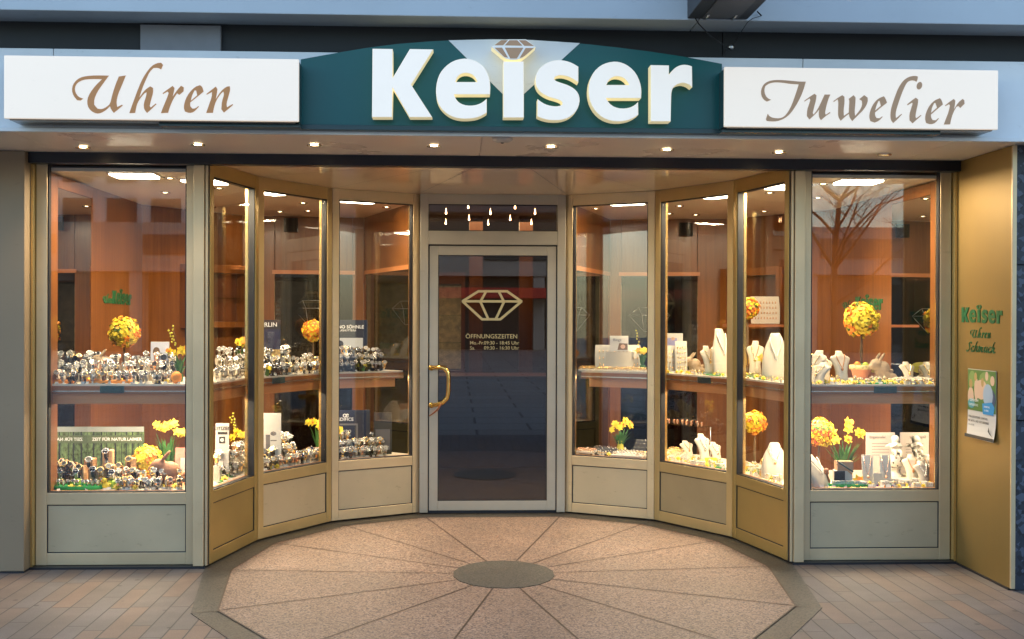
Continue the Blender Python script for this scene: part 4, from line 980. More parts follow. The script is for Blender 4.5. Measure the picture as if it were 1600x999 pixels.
KW = {'steel': 'silver coloured steel', 'steelhi': 'large silver coloured steel', 'steelb': 'steel with black dial', 'gold': 'gold coloured', 'rose': 'rose gold', 'black': 'black leather', 'blackb': 'black dial leather', 'brown': 'brown leather', 'blue': 'black leather with blue dial', 'steeld': 'steel on black'}
def scatter_watches(key, u0, u1, rows, n, level, pool, sz=(.8, 1.0), avoid=()):
    z = SHZ if level else PLZ; lv = 'on the shelf of' if level else 'low in'
    for i in range(n):
        inset, rise = rows[i % len(rows)]; m = n//len(rows)+1
        u = u0+(u1-u0)*((i//len(rows)+R.uniform(.15, .85))/m)
        if any(a <= u <= b and inset < c for a, b, c in avoid): continue
        p = col(u, key, inset+R.uniform(-.02, .02)); k = mixed(pool)
        lab = '%s wristwatch %s the %s' % (KW[k], lv, PLACES[key])
        watch(k, rise, (p.x, p.y, z), to_cam(p.x, p.y)+R.uniform(-.5, .5), lab, '%s watches %s the %s' % (KW[k], lv, PLACES[key]), R.uniform(*sz))

# flower parts
def flower_mesh(mb, c, nrm, r, mi=0, petals=6, cup=None, cm=1):
    nrm = Vector(nrm).normalized(); ref = Vector((0, 0, 1)) if abs(nrm.z) < .9 else Vector((1, 0, 0)); x = nrm.cross(ref).normalized(); y = nrm.cross(x); c = Vector(c); a0 = R.uniform(0, 1)
    for k in range(petals):
        a = a0+2*pi*k/petals; d = x*cos(a)+y*sin(a); e = x*-sin(a)+y*cos(a); up = nrm*r*R.uniform(.0, .4)
        mb.add([c, c+d*r*.5-e*r*.30+up*.4, c+d*r+up, c+d*r*.5+e*r*.30+up*.4], [(0, 1, 2, 3)], mi)
    if cup:
        M = Matrix((x, y, nrm)).transposed().to_4x4(); M.translation = c
        mb.lathe([(.15*r, 0), (.26*r, .25*r), (.42*r, cup*r)], 8, cm, M=M)
def flower_ball(name, r, label, loc, stem=0, orange=.15, n=150, pot=None, group=None):
    e = empty(name, loc); tag(e, label, 'topiary')
    zc = stem+r*.9
    m = MB().ball((0, 0, zc), r*.80, 14, 3)
    n = int(n*.75)
    for i in range(n):
        t = (i+.5)/n; ph = math.acos(1-2*t); th = pi*(1+5**.5)*i
        d = Vector((sin(ph)*cos(th), sin(ph)*sin(th), cos(ph))); w = R.random()
        mi = 2 if w < orange*.5 else 1 if w < orange*1.3 else 3 if w < orange*1.3+.10 else 4 if w < .5 else 0
        flower_mesh(m, d*r*R.uniform(.80, 1.04)+Vector((0, 0, zc)), d+Vector((R.uniform(-.35, .35), R.uniform(-.35, .35), R.uniform(-.35, .35))), r*.33*R.uniform(.8, 1.2), mi, 5, .6, 1 if w < .35 else 0)
    m.build('blossoms', [YEL, ORA, REDP, LEAF, YEL2], e)
    if stem: MB().tube([(0, 0, 0), (.004, 0, stem*.5), (0, 0, stem+.01)], .007, 6).tube([(.01, 0, 0), (-.006, .003, stem*.4), (.004, 0, stem+.01)], .005, 6).build('stem', BARK, e)
    return e
def bouquet(label, loc, n=6, r=.085, h=.16, vase=None, leaves=10, sp=.035, catkins=0):
    e = empty('daffodil_bunch', loc); tag(e, label, 'flowers')
    for i in range(n):
        a = 2.4*i+R.uniform(-.3, .3); q = r*sqrt((i+.4)/n); c = Vector((q*cos(a), q*sin(a)*.7, h+R.uniform(-.4, .4)*r+r*.5*(1-q/r)))
        m = MB(); nv = Vector((cos(a)*.5, -.9+sin(a)*.3, .35)); flower_mesh(m, c, nv, sp*R.uniform(.68, .88), 0, 6, .85, 1); m.build('daffodil', [YEL, ORA if R.random() < .3 else YEL], e)
        if i == 0: base = c
    m = MB()
    for i in range(int(leaves*1.8)):
        a = R.uniform(0, 6.28); q = R.uniform(.3, 1)*r; t = Vector((q*cos(a), q*sin(a)*.6, h*R.uniform(.55, 1.02))); b = Vector((0, 0, .03)); sd_ = Vector((-sin(a), cos(a), 0))*.006
        mid = b.lerp(t, .55)+Vector((0, 0, .02)); m.add([b-sd_, b+sd_, mid+sd_*1.5, t, mid-sd_*1.5], [(0, 1, 2, 4), (4, 2, 3)])
    m.build('leaves', LEAF, e)
    if catkins:
        k = MB()
        for j in range(catkins):
            p0 = Vector((-.02, 0, h)); tip = Vector((-.05-.02*j, 0, h+.17-.03*j)); k.tube([p0, (p0+tip)/2+Vector((.01, 0, .01)), tip], .0015, 4)
            for q in range(6): k.ball(p0.lerp(tip, .35+.13*q)+Vector((R.uniform(-.008, .008), 0, 0)), .007, 6, 1)
        k.build('catkin_twig', [BARK, YEL2], e)
    if vase: MB().lathe([(.02, 0), (.032, .02), (.026, .06), (.018, .085), (.026, .10)], 12).build('vase', vase, e)
    else: MB().lathe([(.02, 0), (.024, .03), (.022, .05)], 10).build('foot', LEAF, e)
    return e
def soft(mb, name, m, parent=None, vox=.005):
    o = mb.build(name, m, parent); r_ = o.modifiers.new('remesh', 'REMESH'); r_.mode = 'VOXEL'; r_.voxel_size = vox; r_.use_smooth_shade = True
    s_ = o.modifiers.new('smooth', 'SMOOTH'); s_.iterations = 4; return o
def rabbit(label, loc, rz, m, sc=1.0):
    b = MB().ball((0, 0, .055), .05, 14, sc=(.95, .8, 1.05)).ball((.01, 0, .03), .05, 12, sc=(1.1, .85, .6)).ball((-.045, 0, .085), .036, 12, sc=(1.05, .8, .95)).ball((-.075, 0, .075), .017, 8)
    b.ball((-.05, .02, .01), .018, 8, sc=(1.6, .7, .6)).ball((-.05, -.02, .01), .018, 8, sc=(1.6, .7, .6)).ball((.04, .035, .02), .026, 8, sc=(1.3, .6, .8)).ball((.04, -.035, .02), .026, 8, sc=(1.3, .6, .8)).ball((.062, 0, .05), .014, 8)
    for y in (-.014, .014): b.ball((-.018, y*1.3, .128), .016, 8, sc=(.6, .45, 2.2), rot=Matrix.Rotation(radians(38), 4, 'Y').to_quaternion())
    o = soft(b, 'rabbit_figurine', m); o.location = loc; o.rotation_euler = (0, 0, rz); o.scale = (sc,)*3
    return tag(o, label, 'figurine')
def bust(label, loc, h, w, rz=0, necklace=GOLDW, m=None, style=0):
    e = empty('necklace_bust', loc, rz); tag(e, label, 'jewellery bust')
    prof = [(0, .34), (.12, .32), (.35, .30), (.55, .36), (.70, .47), (.77, .50), (.83, .42), (.87, .22), (.95, .17), (1, .15)] if style == 0 else [(0, .5), (.1, .5), (.35, .48), (.6, .42), (.75, .33), (.86, .24), (.95, .19), (1, .15)]
    vs = []; fs = []; n = 12
    for t, q in prof:
        for j in range(n):
            a = 2*pi*j/n; vs.append((w*q*cos(a), w*(.16+.05*(t > .8))*sin(a)*(1.3-t*.5)+w*.55*t**1.6-.1*w, h*t))
    k = len(prof)
    for i in range(k-1):
        for j in range(n): fs.append((i*n+j, i*n+(j+1) % n, (i+1)*n+(j+1) % n, (i+1)*n+j))
    fs += [tuple(range(n))[::-1], tuple(range((k-1)*n, k*n))]
    MB().add(vs, fs, 0, True).build('form', m or IVORY, e)
    def yf(t): return w*.55*t**1.6-.1*w-w*.20*(1.3-t*.5)-.002
    pts = [(x*w, yf(z), z*h) for x, z in ((-.19, .90), (-.2, .84), (-.15, .72), (-.07, .58), (0, .48), (.07, .58), (.15, .72), (.2, .84), (.19, .90))]
    nk = MB().tube(pts, .0028 if necklace is not PEARL else .0045, 6); nk.ball(Vector(pts[4])+Vector((0, -.002, -.008)), .009, 8, sc=(1, .5, 1.2)); nk.build('necklace', necklace, e)
    return e
PEARL = mat('pearl', (.85, .80, .70), .2, coat=.5)
SILV = STEEL
def board(name, label, cat, u0, v0, u1, v1, Y, m, th=.006, lean=0, zb=None):
    a = at_y(u0, v0, Y); b = at_y(u1, v1, Y); z0 = b.z if zb is None else zb
    e = empty(name, ((a.x+b.x)/2, Y, z0)); tag(e, label, cat); w = b.x-a.x; h = a.z-z0
    e.rotation_euler = (radians(-lean), 0, 0)
    MB().box(-w/2, w/2, 0, th, 0, h).build('board', m, e, .001)
    return e, w, h
def lay(e, pts, z, m, name='print'): b = MB(); flat(pts, abs(z), 0, b, face_m((0, 0, 0))); return b.build(name, m, e)
def rect(x0, y0, x1, y1): return [(x0, y0), (x1, y0), (x1, y1), (x0, y1)]
def lt(e, s_, size, x, y, m, align='CENTER', bold=0, sx=1): text('lettering', s_, size, m, e, face_m((x, -.0034, y)), .0003, align, sx, bold)

# ---------------- window under the Uhren sign, upper shelf
k3 = ('L', 3)
def base(u, key, inset, lvl=0): p = col(u, key, inset); return (p.x, p.y, SHZ if lvl else PLZ)
p = base(194, k3, .76, 1); sc_ = zat(194, 520, p[1])-SHZ
flower_ball('topiary_ball', .093, 'round ball of yellow silk flowers on a thin stem above the shelf watches', p, sc_-.093*.9, .13)
p = base(166, k3, .60, 1); rabbit('beige ceramic rabbit on the shelf of the window under the Uhren sign', (p[0], p[1], SHZ+.03), .3, RABB, 1.15)
e, w, h = board('photo_card', 'photo card of a couple standing behind watches', 'card', 234, 534, 263, 590, -1.36, CARD, lean=6, zb=SHZ)
lay(e, rect(-w/2+.003, .02, w/2-.003, h-.004), -.001, mat('photo_sky', (.62, .62, .68), .4)); lay(e, blob(-w*.15, h*.62, w*.17, h*.2), -.0015, SKINP); lay(e, blob(-w*.18, h*.74, w*.19, h*.12), -.002, HAIRP); lay(e, blob(w*.22, h*.48, w*.15, h*.14), -.0022, SKINP); lay(e, blob(w*.22, h*.59, w*.17, h*.08), -.0026, PRINTB); lay(e, blob(-w*.1, h*.32, w*.3, h*.12), -.003, PRINTT)
bouquet('yellow daffodil bunch with a catkin twig above the orange egg', base(281, k3, .36, 1), 6, .075, .19, catkins=2, sp=.042)
o = MB().ball((0, 0, .038), .034, 14, sc=(1, 1, 1.15)).build('orange_egg', ORA, loc=base(276, k3, .14, 1)); tag(o, 'orange egg lying between watches at the end of the shelf under the Uhren sign', 'egg')
for u0, u1 in ((82, 115), (130, 205)):
    a = base(u0, k3, .14, 1); b = base(u1, k3, .14, 1)
    o = MB().box(0, b[0]-a[0], -.015, .03, .0005, .022).build('display_strip', ORA, loc=a, bevel=.003); tag(o, 'flat orange display strip under watches, %s one on the shelf under the Uhren sign' % ('shorter' if u0 < 100 else 'longer'), 'display strip')
pool = ['steel']*5+['steelhi']*2+['steelb', 'steeld', 'rose', 'gold', 'rose', 'steelb', 'blackb', 'brown', 'steeld']
scatter_watches(k3, 82, 290, [(.12, 0.0), (.20, 0.0), (.28, .0), (.36, .05), (.44, .05), (.52, .05), (.60, .10), (.68, .10)], 145, 1, pool, (.8, 1.05), avoid=((264, 290, .17),))
# ---------------- window under the Uhren sign, floor
e, w, h = board('landscape_poster', 'wide poster of a green forest with dark trunks behind the wooden watch stands', 'poster', 131, 667, 225, 752, -1.10, mat('forest_print', (.10, .15, .06), .4, var=.95, vscale=38, aniso=(1.3, 1, .8)), zb=PLZ)
tp = MB()
for i in range(9):
    x = -w/2+.01+w*(i+R.uniform(.1, .9))/9.3; q = R.choice((.004, .006, .0025)); flat([(x-q, .0), (x+q, 0), (x+q*.8+.002, h-.002), (x-q*.8+.002, h-.002)], .001+.0001*i, 0, tp, face_m((0, 0, 0)))
tp.build('trunks', mat('print_trunk', (.008, .012, .018), .5), e)
lay(e, rect(-w/2, h-.035, w/2, h), -.0032, mat('print_mist', (.30, .33, .32), .5)); lay(e, rect(-w/2, h*.66, w/2, h*.82), -.0036, mat('print_band', (.09, .12, .06), .5))
lb_ = lambda s_, sz, x, y: text('lettering', s_, sz, PRINTW, e, face_m((x, -.0042, y)), .0003, 'LEFT', 1, .0005)
lb_('ZEIT FÜR NATUR', .030, -w*.36, h*.71); lb_('LAIMER', .030, w*.22, h*.71)
p = base(231, k3, .48); flower_ball('topiary_ball', .084, 'dense ball of yellow blossoms beside the terracotta rabbit', (p[0], p[1], PLZ+.07), 0, .25, 190)
o = MB().lathe([(.028, 0), (.03, .05), (.024, .075)], 12).build('clay_foot', TERRA, loc=(p[0], p[1], PLZ)); tag(o, 'small clay stand under the yellow blossom ball', 'stand')
bouquet('tall yellow daffodils with dark leaves behind the terracotta rabbit', base(262, k3, .62), 9, .10, .31, sp=.045, leaves=26)
p = base(266, k3, .28); rabbit('terracotta coloured rabbit on the lit floor of the window under the Uhren sign', p, .1, RABB2, 1.5)
e, w, h = board('leaflet', 'pinkish leaflet leaning behind the terracotta rabbit', 'card', 273, 700, 292, 735, -1.42, mat('leaflet_print', (.55, .22, .16), .5, var=.3, vscale=20), lean=8)
e, w, h = board('white_leaflet', 'white curled leaflet at the right edge of the window under the Uhren sign floor', 'card', 281, 716, 294, 745, -1.55, CARD, lean=10)
e = empty('green_tray', base(122, k3, .16), label='oval green tray with small watches before the forest poster', cat='tray')
m = MB(); n = 28
M_ = Matrix.Diagonal((1, .42, 1, 1)); m.lathe([(.001, .0), (.150, .0), (.160, .012), (.155, .026), (.148, .018), (.001, .018)], 36, M=M_); m.build('tray', MOSS, e)
for i in range(9): watch(R.choice(('steel', 'steelb', 'rose', 'steel')), 0.0, Vector(e.location)+Vector((-.12+.03*i, R.uniform(-.02, .02), .012)), R.uniform(-.6, .6), 'small wristwatch standing on the oval green tray', 'watches on the green tray', .62)
bpos = [(98, .40), (112, .40), (128, .32), (142, .38), (150, .28), (170, .42), (172, .28), (205, .40)]
bt = ['leftmost', 'second from the left', 'third from the left', 'fourth from the left', 'fifth from the left', 'third from the right', 'second from the right', 'rightmost']
for i, (u, ins) in enumerate(bpos):
    p = base(u, k3, ins); hh = [.16, .14, .13, .17, .12, .22, .14, .17][i]
    o = MB().box(-.033, .033, -.03, .03, 0, hh).build('wooden_block', WOODB, loc=p, bevel=.008); o.rotation_euler = (0, 0, R.uniform(-.3, .3)); tag(o, '%s light wooden block carrying a leather watch' % bt[i], 'block', 'wooden blocks')
    watch(R.choice(('black', 'brown', 'brown', 'blackb')), 0.0, (p[0], p[1]-.035, PLZ+hh-.08), R.uniform(-.4, .4), 'leather wristwatch strapped round a light wooden block', 'watches on wooden blocks', 1.15)
for i, (u, ins) in enumerate(((94, .28), (120, .26), (176, .20))):
    p = base(u, k3, ins); o = MB().lathe([(.001, .055), (.025, .05), (.038, .03), (.036, .0)], 16).build('lime_cushion', LIME, loc=p); tag(o, 'shiny lime green cushion under a watch, %s of the three' % ('left', 'middle', 'right')[i], 'cushion')
    watch(R.choice(('steelb', 'black', 'brown')), 0.0, (p[0], p[1], PLZ+.03), R.uniform(-.3, .3), 'wristwatch resting on a lime green cushion', 'watches on lime cushions', 1.1)
for i, (u, ins) in enumerate(((99, .33), (105, .30), (116, .32), (189, .36), (160, .22), (210, .28))):
    p = base(u, k3, ins); o = MB().box(-.008, .008, -.006, .006, 0, .15-.01*i).build('wooden_post', LBROWN if i != 4 else SMOKE, loc=p); tag(o, 'narrow dark post holding a wristwatch on the window under the Uhren sign floor', 'post', 'dark watch posts')
    watch(R.choice(('brown', 'gold', 'rose')), 0.0, (p[0], p[1]-.012, PLZ+.13-.01*i-.045), R.uniform(-.3, .3), 'wristwatch at the top of a narrow dark post', 'watches on dark posts', 1.1)
o = MB().ball((0, 0, .022), .024, 12, sc=(1.1, .9, .95)).ball((-.008, -.004, .055), .017, 10).ball((-.024, -.01, .054), .006, 6, 1).ball((.024, 0, .03), .01, 6).build('toy_chick', [YEL, ORA], loc=base(166, k3, .16)); tag(o, 'tiny yellow chick beside the green tray', 'toy chick')
scatter_watches(k3, 180, 290, [(.12, 0), (.19, 0), (.26, .05)], 37, 0, ['steel', 'gold', 'rose', 'brown', 'gold', 'steel', 'steeld', 'rose'], (.75, 1.0))
# ---------------- narrow angled watch window
k2 = ('L', 2)
scatter_watches(k2, 338, 386, [(.12, 0), (.22, 0.0), (.30, .05), (.38, .10)], 34, 1, ['steel', 'steelhi', 'steelb', 'steel', 'steeld'], (.9, 1.15))
bouquet('yellow daffodils at the right edge of the narrow angled watch window shelf', base(377, k2, .34, 1), 4, .05, .22, sp=.05)
e, w, h = board('name_card', 'pale card headed by black capitals in the narrow angled watch window', 'card', 336, 662, 357, 745, -1.30, CARD, lean=3, zb=PLZ)
lt(e, 'CITIZEN', .033, 0, h-.045, PRINTB, bold=.0006); lay(e, rect(-w*.34, h-.075, w*.38, h-.058), -.0012, PRINTB); lay(e, rect(-.02, h-.135, .02, h-.09), -.0012, PRINTB); lay(e, blob(0, h-.112, .013, .013), -.002, CARD)
bouquet('yellow daffodils standing low in the narrow angled watch window', base(375, k2, .32), 5, .055, .21, sp=.045, catkins=2)
scatter_watches(k2, 338, 386, [(.14, 0), (.22, .05), (.32, .10), (.18, .10)], 31, 0, ['steel', 'steelhi', 'rose', 'gold', 'steeld'], (.9, 1.2))
# ---------------- middle angled window, left
k1 = ('L', 1)
e, w, h = board('city_poster', 'dark poster of a lit city skyline in the middle angled watch window', 'poster', 396, 500, 438, 590, -.62, mat('print_dusk', (.02, .025, .06), .4), zb=SHZ)
lay(e, rect(-w/2, h*.83, w/2, h), -.001, PRINTB); lt(e, 'BERLIN', .045, w*.02, h*.875, PRINTW)
lay(e, rect(-w/2, h*.30, w/2, h*.46), -.0012, mat('print_city_lights', (.42, .28, .10), .5, var=.8, vscale=60)); lay(e, rect(-w*.01, h*.35, w*.015, h*.72), -.0016, PRINTB); lay(e, blob(w*.003, h*.6, w*.03, w*.03), -.002, PRINTB)
scatter_watches(k1, 411, 455, [(.12, 0), (.2, .05), (.28, .10), (.36, .10)], 37, 1, ['steel', 'black', 'blackb', 'steeld', 'gold', 'steelhi'], (.9, 1.15))
scatter_watches(k1, 440, 506, [(.11, 0), (.18, 0), (.30, .05)], 29, 1, ['gold', 'steel', 'gold', 'steeld', 'black', 'steelhi'], (.85, 1.1))
p = base(489, k1, .30, 1); flower_ball('topiary_ball', .074, 'orange and yellow flower ball above the watches in the middle angled watch window', p, zat(489, 517, p[1])-SHZ-.066, .8)
bouquet('single yellow daffodil low among watches in the middle angled watch window', base(416, k1, .13, 1), 1, .02, .05, sp=.05, leaves=3)
e, w, h = board('white_poster', 'white poster card with a small grey emblem in the middle angled watch window', 'poster', 405, 646, 439, 725, -.68, CARD, zb=PLZ)
lay(e, rect(-w*.2, h*.1, w*.0, h*.6), -.001, PRINTT); lay(e, blob(w*.15, h*.62, w*.14, h*.04), -.0012, PRINTT); lay(e, rect(w*.02, h*.48, w*.30, h*.50), -.0013, PRINTT)
e, w, h = board('tall_card', 'tall pale card behind the watches at the left of the middle angled watch window', 'card', 390, 650, 409, 730, -1.0, CARDG, zb=PLZ)
scatter_watches(k1, 411, 460, [(.12, 0), (.18, .05), (.26, .05), (.32, .10), (.40, .10), (.24, .0)], 63, 0, ['steel', 'steelhi', 'rose', 'gold', 'steeld', 'black', 'brown', 'gold'], (.85, 1.15))
scatter_watches(k1, 455, 505, [(.11, 0), (.17, 0), (.28, .0)], 31, 0, ['steel', 'blue', 'rose', 'steelb', 'blue', 'gold'], (.9, 1.15))
bouquet('yellow daffodils at the end of the middle angled watch window floor', base(497, k1, .36), 6, .085, .24, sp=.05)
# ---------------- watch window beside the door
k0 = ('L', 0)
e, w, h = board('brand_board', 'dark board with white lettering over a grey picture beside the door', 'sign board', 515, 500, 574, 585, .12, PRINTN, zb=SHZ)
lt(e, 'BRUNO SÖHNLE', .036, -w*.05, h*.83, PRINTW, bold=.0004); lt(e, 'GLASHÜTTE/SA', .022, -w*.05, h*.77, PRINTW); lay(e, rect(-w*.45, h*.25, w*.38, h*.64), -.0012, mat('print_pale', (.42, .44, .46), .5)); lay(e, blob(-w*.22, h*.52, w*.09, w*.09), -.002, PRINTB); lay(e, blob(w*.02, h*.38, w*.16, w*.10), -.0025, mat('print_blue', (.2, .35, .5), .5))
scatter_watches(k0, 528, 602, [(.11, 0), (.20, .05), (.28, .10), (.16, .05)], 49, 1, ['black', 'steeld', 'blackb', 'steeld', 'black', 'gold'], (.9, 1.1))
bouquet('small yellow daffodil on the shelf of the watch window beside the door', base(566, k0, .11, 1), 2, .02, .04, sp=.05, leaves=4)
e, w, h = board('brand_board', 'navy board with a framed panel and looped emblem beside the door', 'sign board', 515, 641, 578, 712, .05, PRINTN, zb=PLZ)
lt(e, 'œ', .06, -w*.1, h*.84, PRINTW); lt(e, 'EDIFICE', .036, -w*.1, h*.76, PRINTW); lay(e, rect(-w*.42, h*.08, w*.2, h*.70), -.0012, PRINTT); lay(e, rect(-w*.38, h*.12, w*.16, h*.66), -.0016, PRINTN); lt(e, 'CASIO', .03, -w*.1, h*.5, PRINTW)
e, w, h = board('dark_board', 'plain dark board beside the navy board in the watch window beside the door', 'sign board', 584, 645, 612, 712, .10, PRINTB, zb=PLZ)
lay(e, rect(-w*.4, h*.1, w*.4, h*.6), -.0012, PRINTT)
scatter_watches(k0, 528, 606, [(.11, 0), (.18, 0), (.26, .05), (.34, .10), (.22, .05)], 66, 0, ['steel', 'steelhi', 'gold', 'steeld', 'black', 'steelb', 'rose', 'blackb', 'brown'], (.85, 1.1))
bouquet('yellow daffodil at the left edge of the watch window beside the door', base(528, k0, .30), 2, .03, .20, sp=.05)

# ---------------- jewellery props
def ring_mb(mb, c, r=.010, t=.0018, mi=0, rz=0, tilt=0):
    Mx = Matrix.Translation(c) @ Matrix.Rotation(rz, 4, 'Z') @ Matrix.Rotation(tilt, 4, 'X'); mb.tube([Mx @ Vector((r*cos(a), 0, r*sin(a))) for a in [2*pi*i/10 for i in range(10)]], t, 5, mi, closed=True); mb.ball(Mx @ Vector((0, 0, r)), t*1.8, 5, mi)
def ring_tray(label, loc, rz, w, d, tm, rm, nx, ny, slope=0, group=None, lift=0):
    e = empty('ring_tray', loc, rz); tag(e, label, 'ring tray', group); e.rotation_euler = (radians(slope), 0, rz)
    MB().box(-w/2, w/2, -d/2, d/2, 0, .014).build('tray', tm, e, .003)
    ct = 0; proto = None
    for i in range(nx):
        for j in range(ny):
            x = -w/2+w*(i+.5)/nx; y = -d/2+d*(j+.5)/ny
            if proto is None:
                m = MB(); ring_mb(m, (0, 0, .008), .0105, .0022); proto = m.build('ring', rm, e, loc=(x, y, .012)); continue
            c = proto.copy(); C.objects.link(c); c.parent = e; c.location = (x, y, .012); c.rotation_euler = (0, 0, R.uniform(-.2, .2))
    return e
def ear_panel(label, u0, v0, u1, v1, Y, nx, ny, zb, m=IVORY2, em=GOLDW, bow=.0, cat='display panel', group=None):
    a = at_y(u0, v0, Y); b = at_y(u1, v0, Y); w = b.x-a.x; h = a.z-zb
    e = empty('earring_display', ((a.x+b.x)/2, Y, zb)); tag(e, label, cat, group); e.rotation_euler = (radians(-8), 0, 0)
    n = 10; vs = []; fs = []
    for i in range(n+1):
        t = i/n; hw = w/2*(1+bow*(sin(pi*t)-0.5*0)) if bow >= 0 else w/2*(1+bow*(1-t))
        for y in (-.004, .004): vs += [(-hw, y-.02*sin(pi*t)*.5, h*t), (hw, y-.02*sin(pi*t)*.5, h*t)]
    for i in range(n):
        o = i*4; fs += [(o, o+1, o+5, o+4), (o+2, o+6, o+7, o+3), (o, o+4, o+6, o+2), (o+1, o+3, o+7, o+5)]
    fs += [(0, 2, 3, 1), (n*4, n*4+1, n*4+3, n*4+2)]
    MB().add(vs, fs).build('panel', m, e)
    pr = None
    for j in range(ny):
        for i in range(nx):
            t = .14+.76*(j+.5)/ny; loc = (-w*.42+w*.84*(i+.5)/nx, -.008-.01*sin(pi*t), h*t)
            if pr is None: mm = MB(); mm.tube([(0, 0, 0), (.001, -.002, -.008), (0, -.001, -.018)], .0034, 5).ball((0, -.003, -.014), .0045, 6); pr = mm.build('earring', em, e, loc=loc); continue
            c = pr.copy(); C.objects.link(c); c.parent = e; c.location = loc
    return e
fh = MB(); flower_mesh(fh, (0, 0, .012), (0, -.6, .8), .022, 0, 6, .7, 1); fh = fh.build('silk_daffodil', [YEL, YEL]); tag(fh, 'x', 'flower')
tg = MB(); tg.box(-.011, .011, -.001, .001, 0, .016, 0, Matrix.Rotation(radians(-25), 4, 'X')); tg = tg.build('price_tag', CARD); tag(tg, 'x', 'price tag')
rs = empty('ring_stand'); tag(rs, 'x', 'ring stand'); MB().lathe([(.010, 0), (.009, .016), (.006, .028), (.002, .034)], 8).build('cone', IVORY, rs); m = MB(); ring_mb(m, (0, 0, .022), .009, .0022, tilt=1.4); m.build('ring', GOLDW, rs)
br = MB(); br.tube([(.024*cos(a), .02*sin(a), .004) for a in [2*pi*i/14 for i in range(14)]], .0025, 5, closed=True); br = br.build('bracelet', GOLDW); tag(br, 'x', 'bracelet')
nb = empty('earring_block'); tag(nb, 'x', 'jewellery block'); MB().box(-.018, .018, -.012, .012, 0, .03).build('block', IVORY2, nb, .003); m = MB(); m.ball((-.007, -.013, .02), .004, 6).ball((.007, -.013, .02), .004, 6); m.build('earring', SILV, nb)
def scatter(proto, what, key, u0, u1, i0, i1, n, level, sz=(.8, 1.2), spin=.6, lift=.0005):
    z = SHZ if level else PLZ; lv = 'on the shelf of' if level else 'low in'
    for i in range(n):
        u = u0+(u1-u0)*(i+R.random())/n; ins = R.uniform(i0, i1); p = col(u, key, ins)
        put(proto, (p.x, p.y, z+lift+.0003*(i % 5)), to_cam(p.x, p.y)+R.uniform(-spin, spin), '%s %s the %s' % (what, lv, PLACES[key]), '%s %s the %s' % (what, lv, PLACES[key]), R.uniform(*sz))
def felt(label, key, pts, level, m=MOSS, h=.008, zoff=0):
    z = SHZ if level else PLZ; P_ = [col(u, key, i) for u, i in pts]; c = sum((Vector(p) for p in P_), Vector((0, 0)))/len(P_)
    L2 = smooth_poly(smooth_poly([(p.x-c.x, p.y-c.y) for p in P_], 100), 100)
    o = MB().prism(L2, .001+zoff, h+zoff).build('felt_strip', m, loc=(c.x, c.y, z)); return tag(o, label, 'felt strip')
for key, u0, u1 in ((('L', 3), 84, 290), (('L', 2), 338, 386), (('L', 1), 411, 505), (('L', 0), 530, 600)):
    scatter(tg, 'small white price tag', key, u0, u1, .075, .14, 10 if u1-u0 > 100 else 6, 0); scatter(tg, 'small white price tag', key, u0, u1, .085, .12, 9 if u1-u0 > 100 else 5, 1, (.7, 1))
scatter(fh, 'small yellow daffodil head', ('L', 3), 90, 292, .09, .2, 7, 0, (1, 1.5)); scatter(fh, 'small yellow daffodil head', ('L', 3), 90, 292, .1, .3, 5, 1, (.8, 1.3)); scatter(fh, 'small yellow daffodil head', ('L', 2), 340, 384, .09, .2, 4, 0, (1.2, 1.8)); scatter(fh, 'small yellow daffodil head', ('L', 1), 411, 500, .09, .3, 5, 0, (.9, 1.3))
felt('green felt leaf shape on the floor of the narrow angled watch window', ('L', 2), [(342, .1), (360, .1), (378, .2), (350, .22)], 0)
# ---------------- ring window beside the door
r0 = ('R', 0); ly = .13
e1 = ear_panel('white earring panel with three gold rows, nearer the door', 931, 539, 966, 590, ly-.06, 5, 3, SHZ, bow=.07)
e1 = ear_panel('white earring panel with three gold rows, beside the daffodils', 969, 539, 1001, 590, ly-.10, 5, 3, SHZ, bow=.07)
e, w, h = board('photo_card', 'white photo card standing on the earring panels in the ring window', 'card', 953, 525, 982, 549, ly-.12, CARD, lean=4)
lay(e, [(-w*.1, h*.08), (w*.45, h*.08), (w*.45, h*.5), (w*.0, h*.52)], -.0012, HAIRP); lay(e, blob(w*.2, h*.3, w*.13, h*.14), -.002, SKINP); lt(e, 'Ringe', .03, -w*.1, h*.66, PRINTT)
o = MB().box(-.11, .11, -.012, .0, 0, zat(968, 550, ly-.1)-SHZ).build('white_backing', IVORY, loc=(at_y(968, 550, ly-.14).x, ly-.135, SHZ)); tag(o, 'plain cream backing block between the earring panels in the ring window', 'display block')
for i, (u, ins) in enumerate(((918, .13), (945, .13), (972, .13), (998, .13), (930, .24), (958, .24), (986, .24))):
    p = base(u, r0, ins, 1); ring_tray('cream tray with rows of gold rings, %s from the door in the %s row' % (('first', 'second', 'third', 'fourth', 'first', 'second', 'third')[i], 'front' if i < 4 else 'back'), p, radians(-31), .13, .075, IVORY2, GOLDW, 7, 3, 10, 'ring trays on the shelf of the ring window')
bouquet('daffodils with dark leaves at the end of the shelf of the ring window', base(1004, r0, .26, 1), 4, .05, .15, sp=.04, catkins=1, leaves=16)
bouquet('daffodil bunch in a yellow vase on the floor of the ring window', base(970, r0, .34), 9, .10, .20, vase=YEL2, sp=.045, leaves=20)
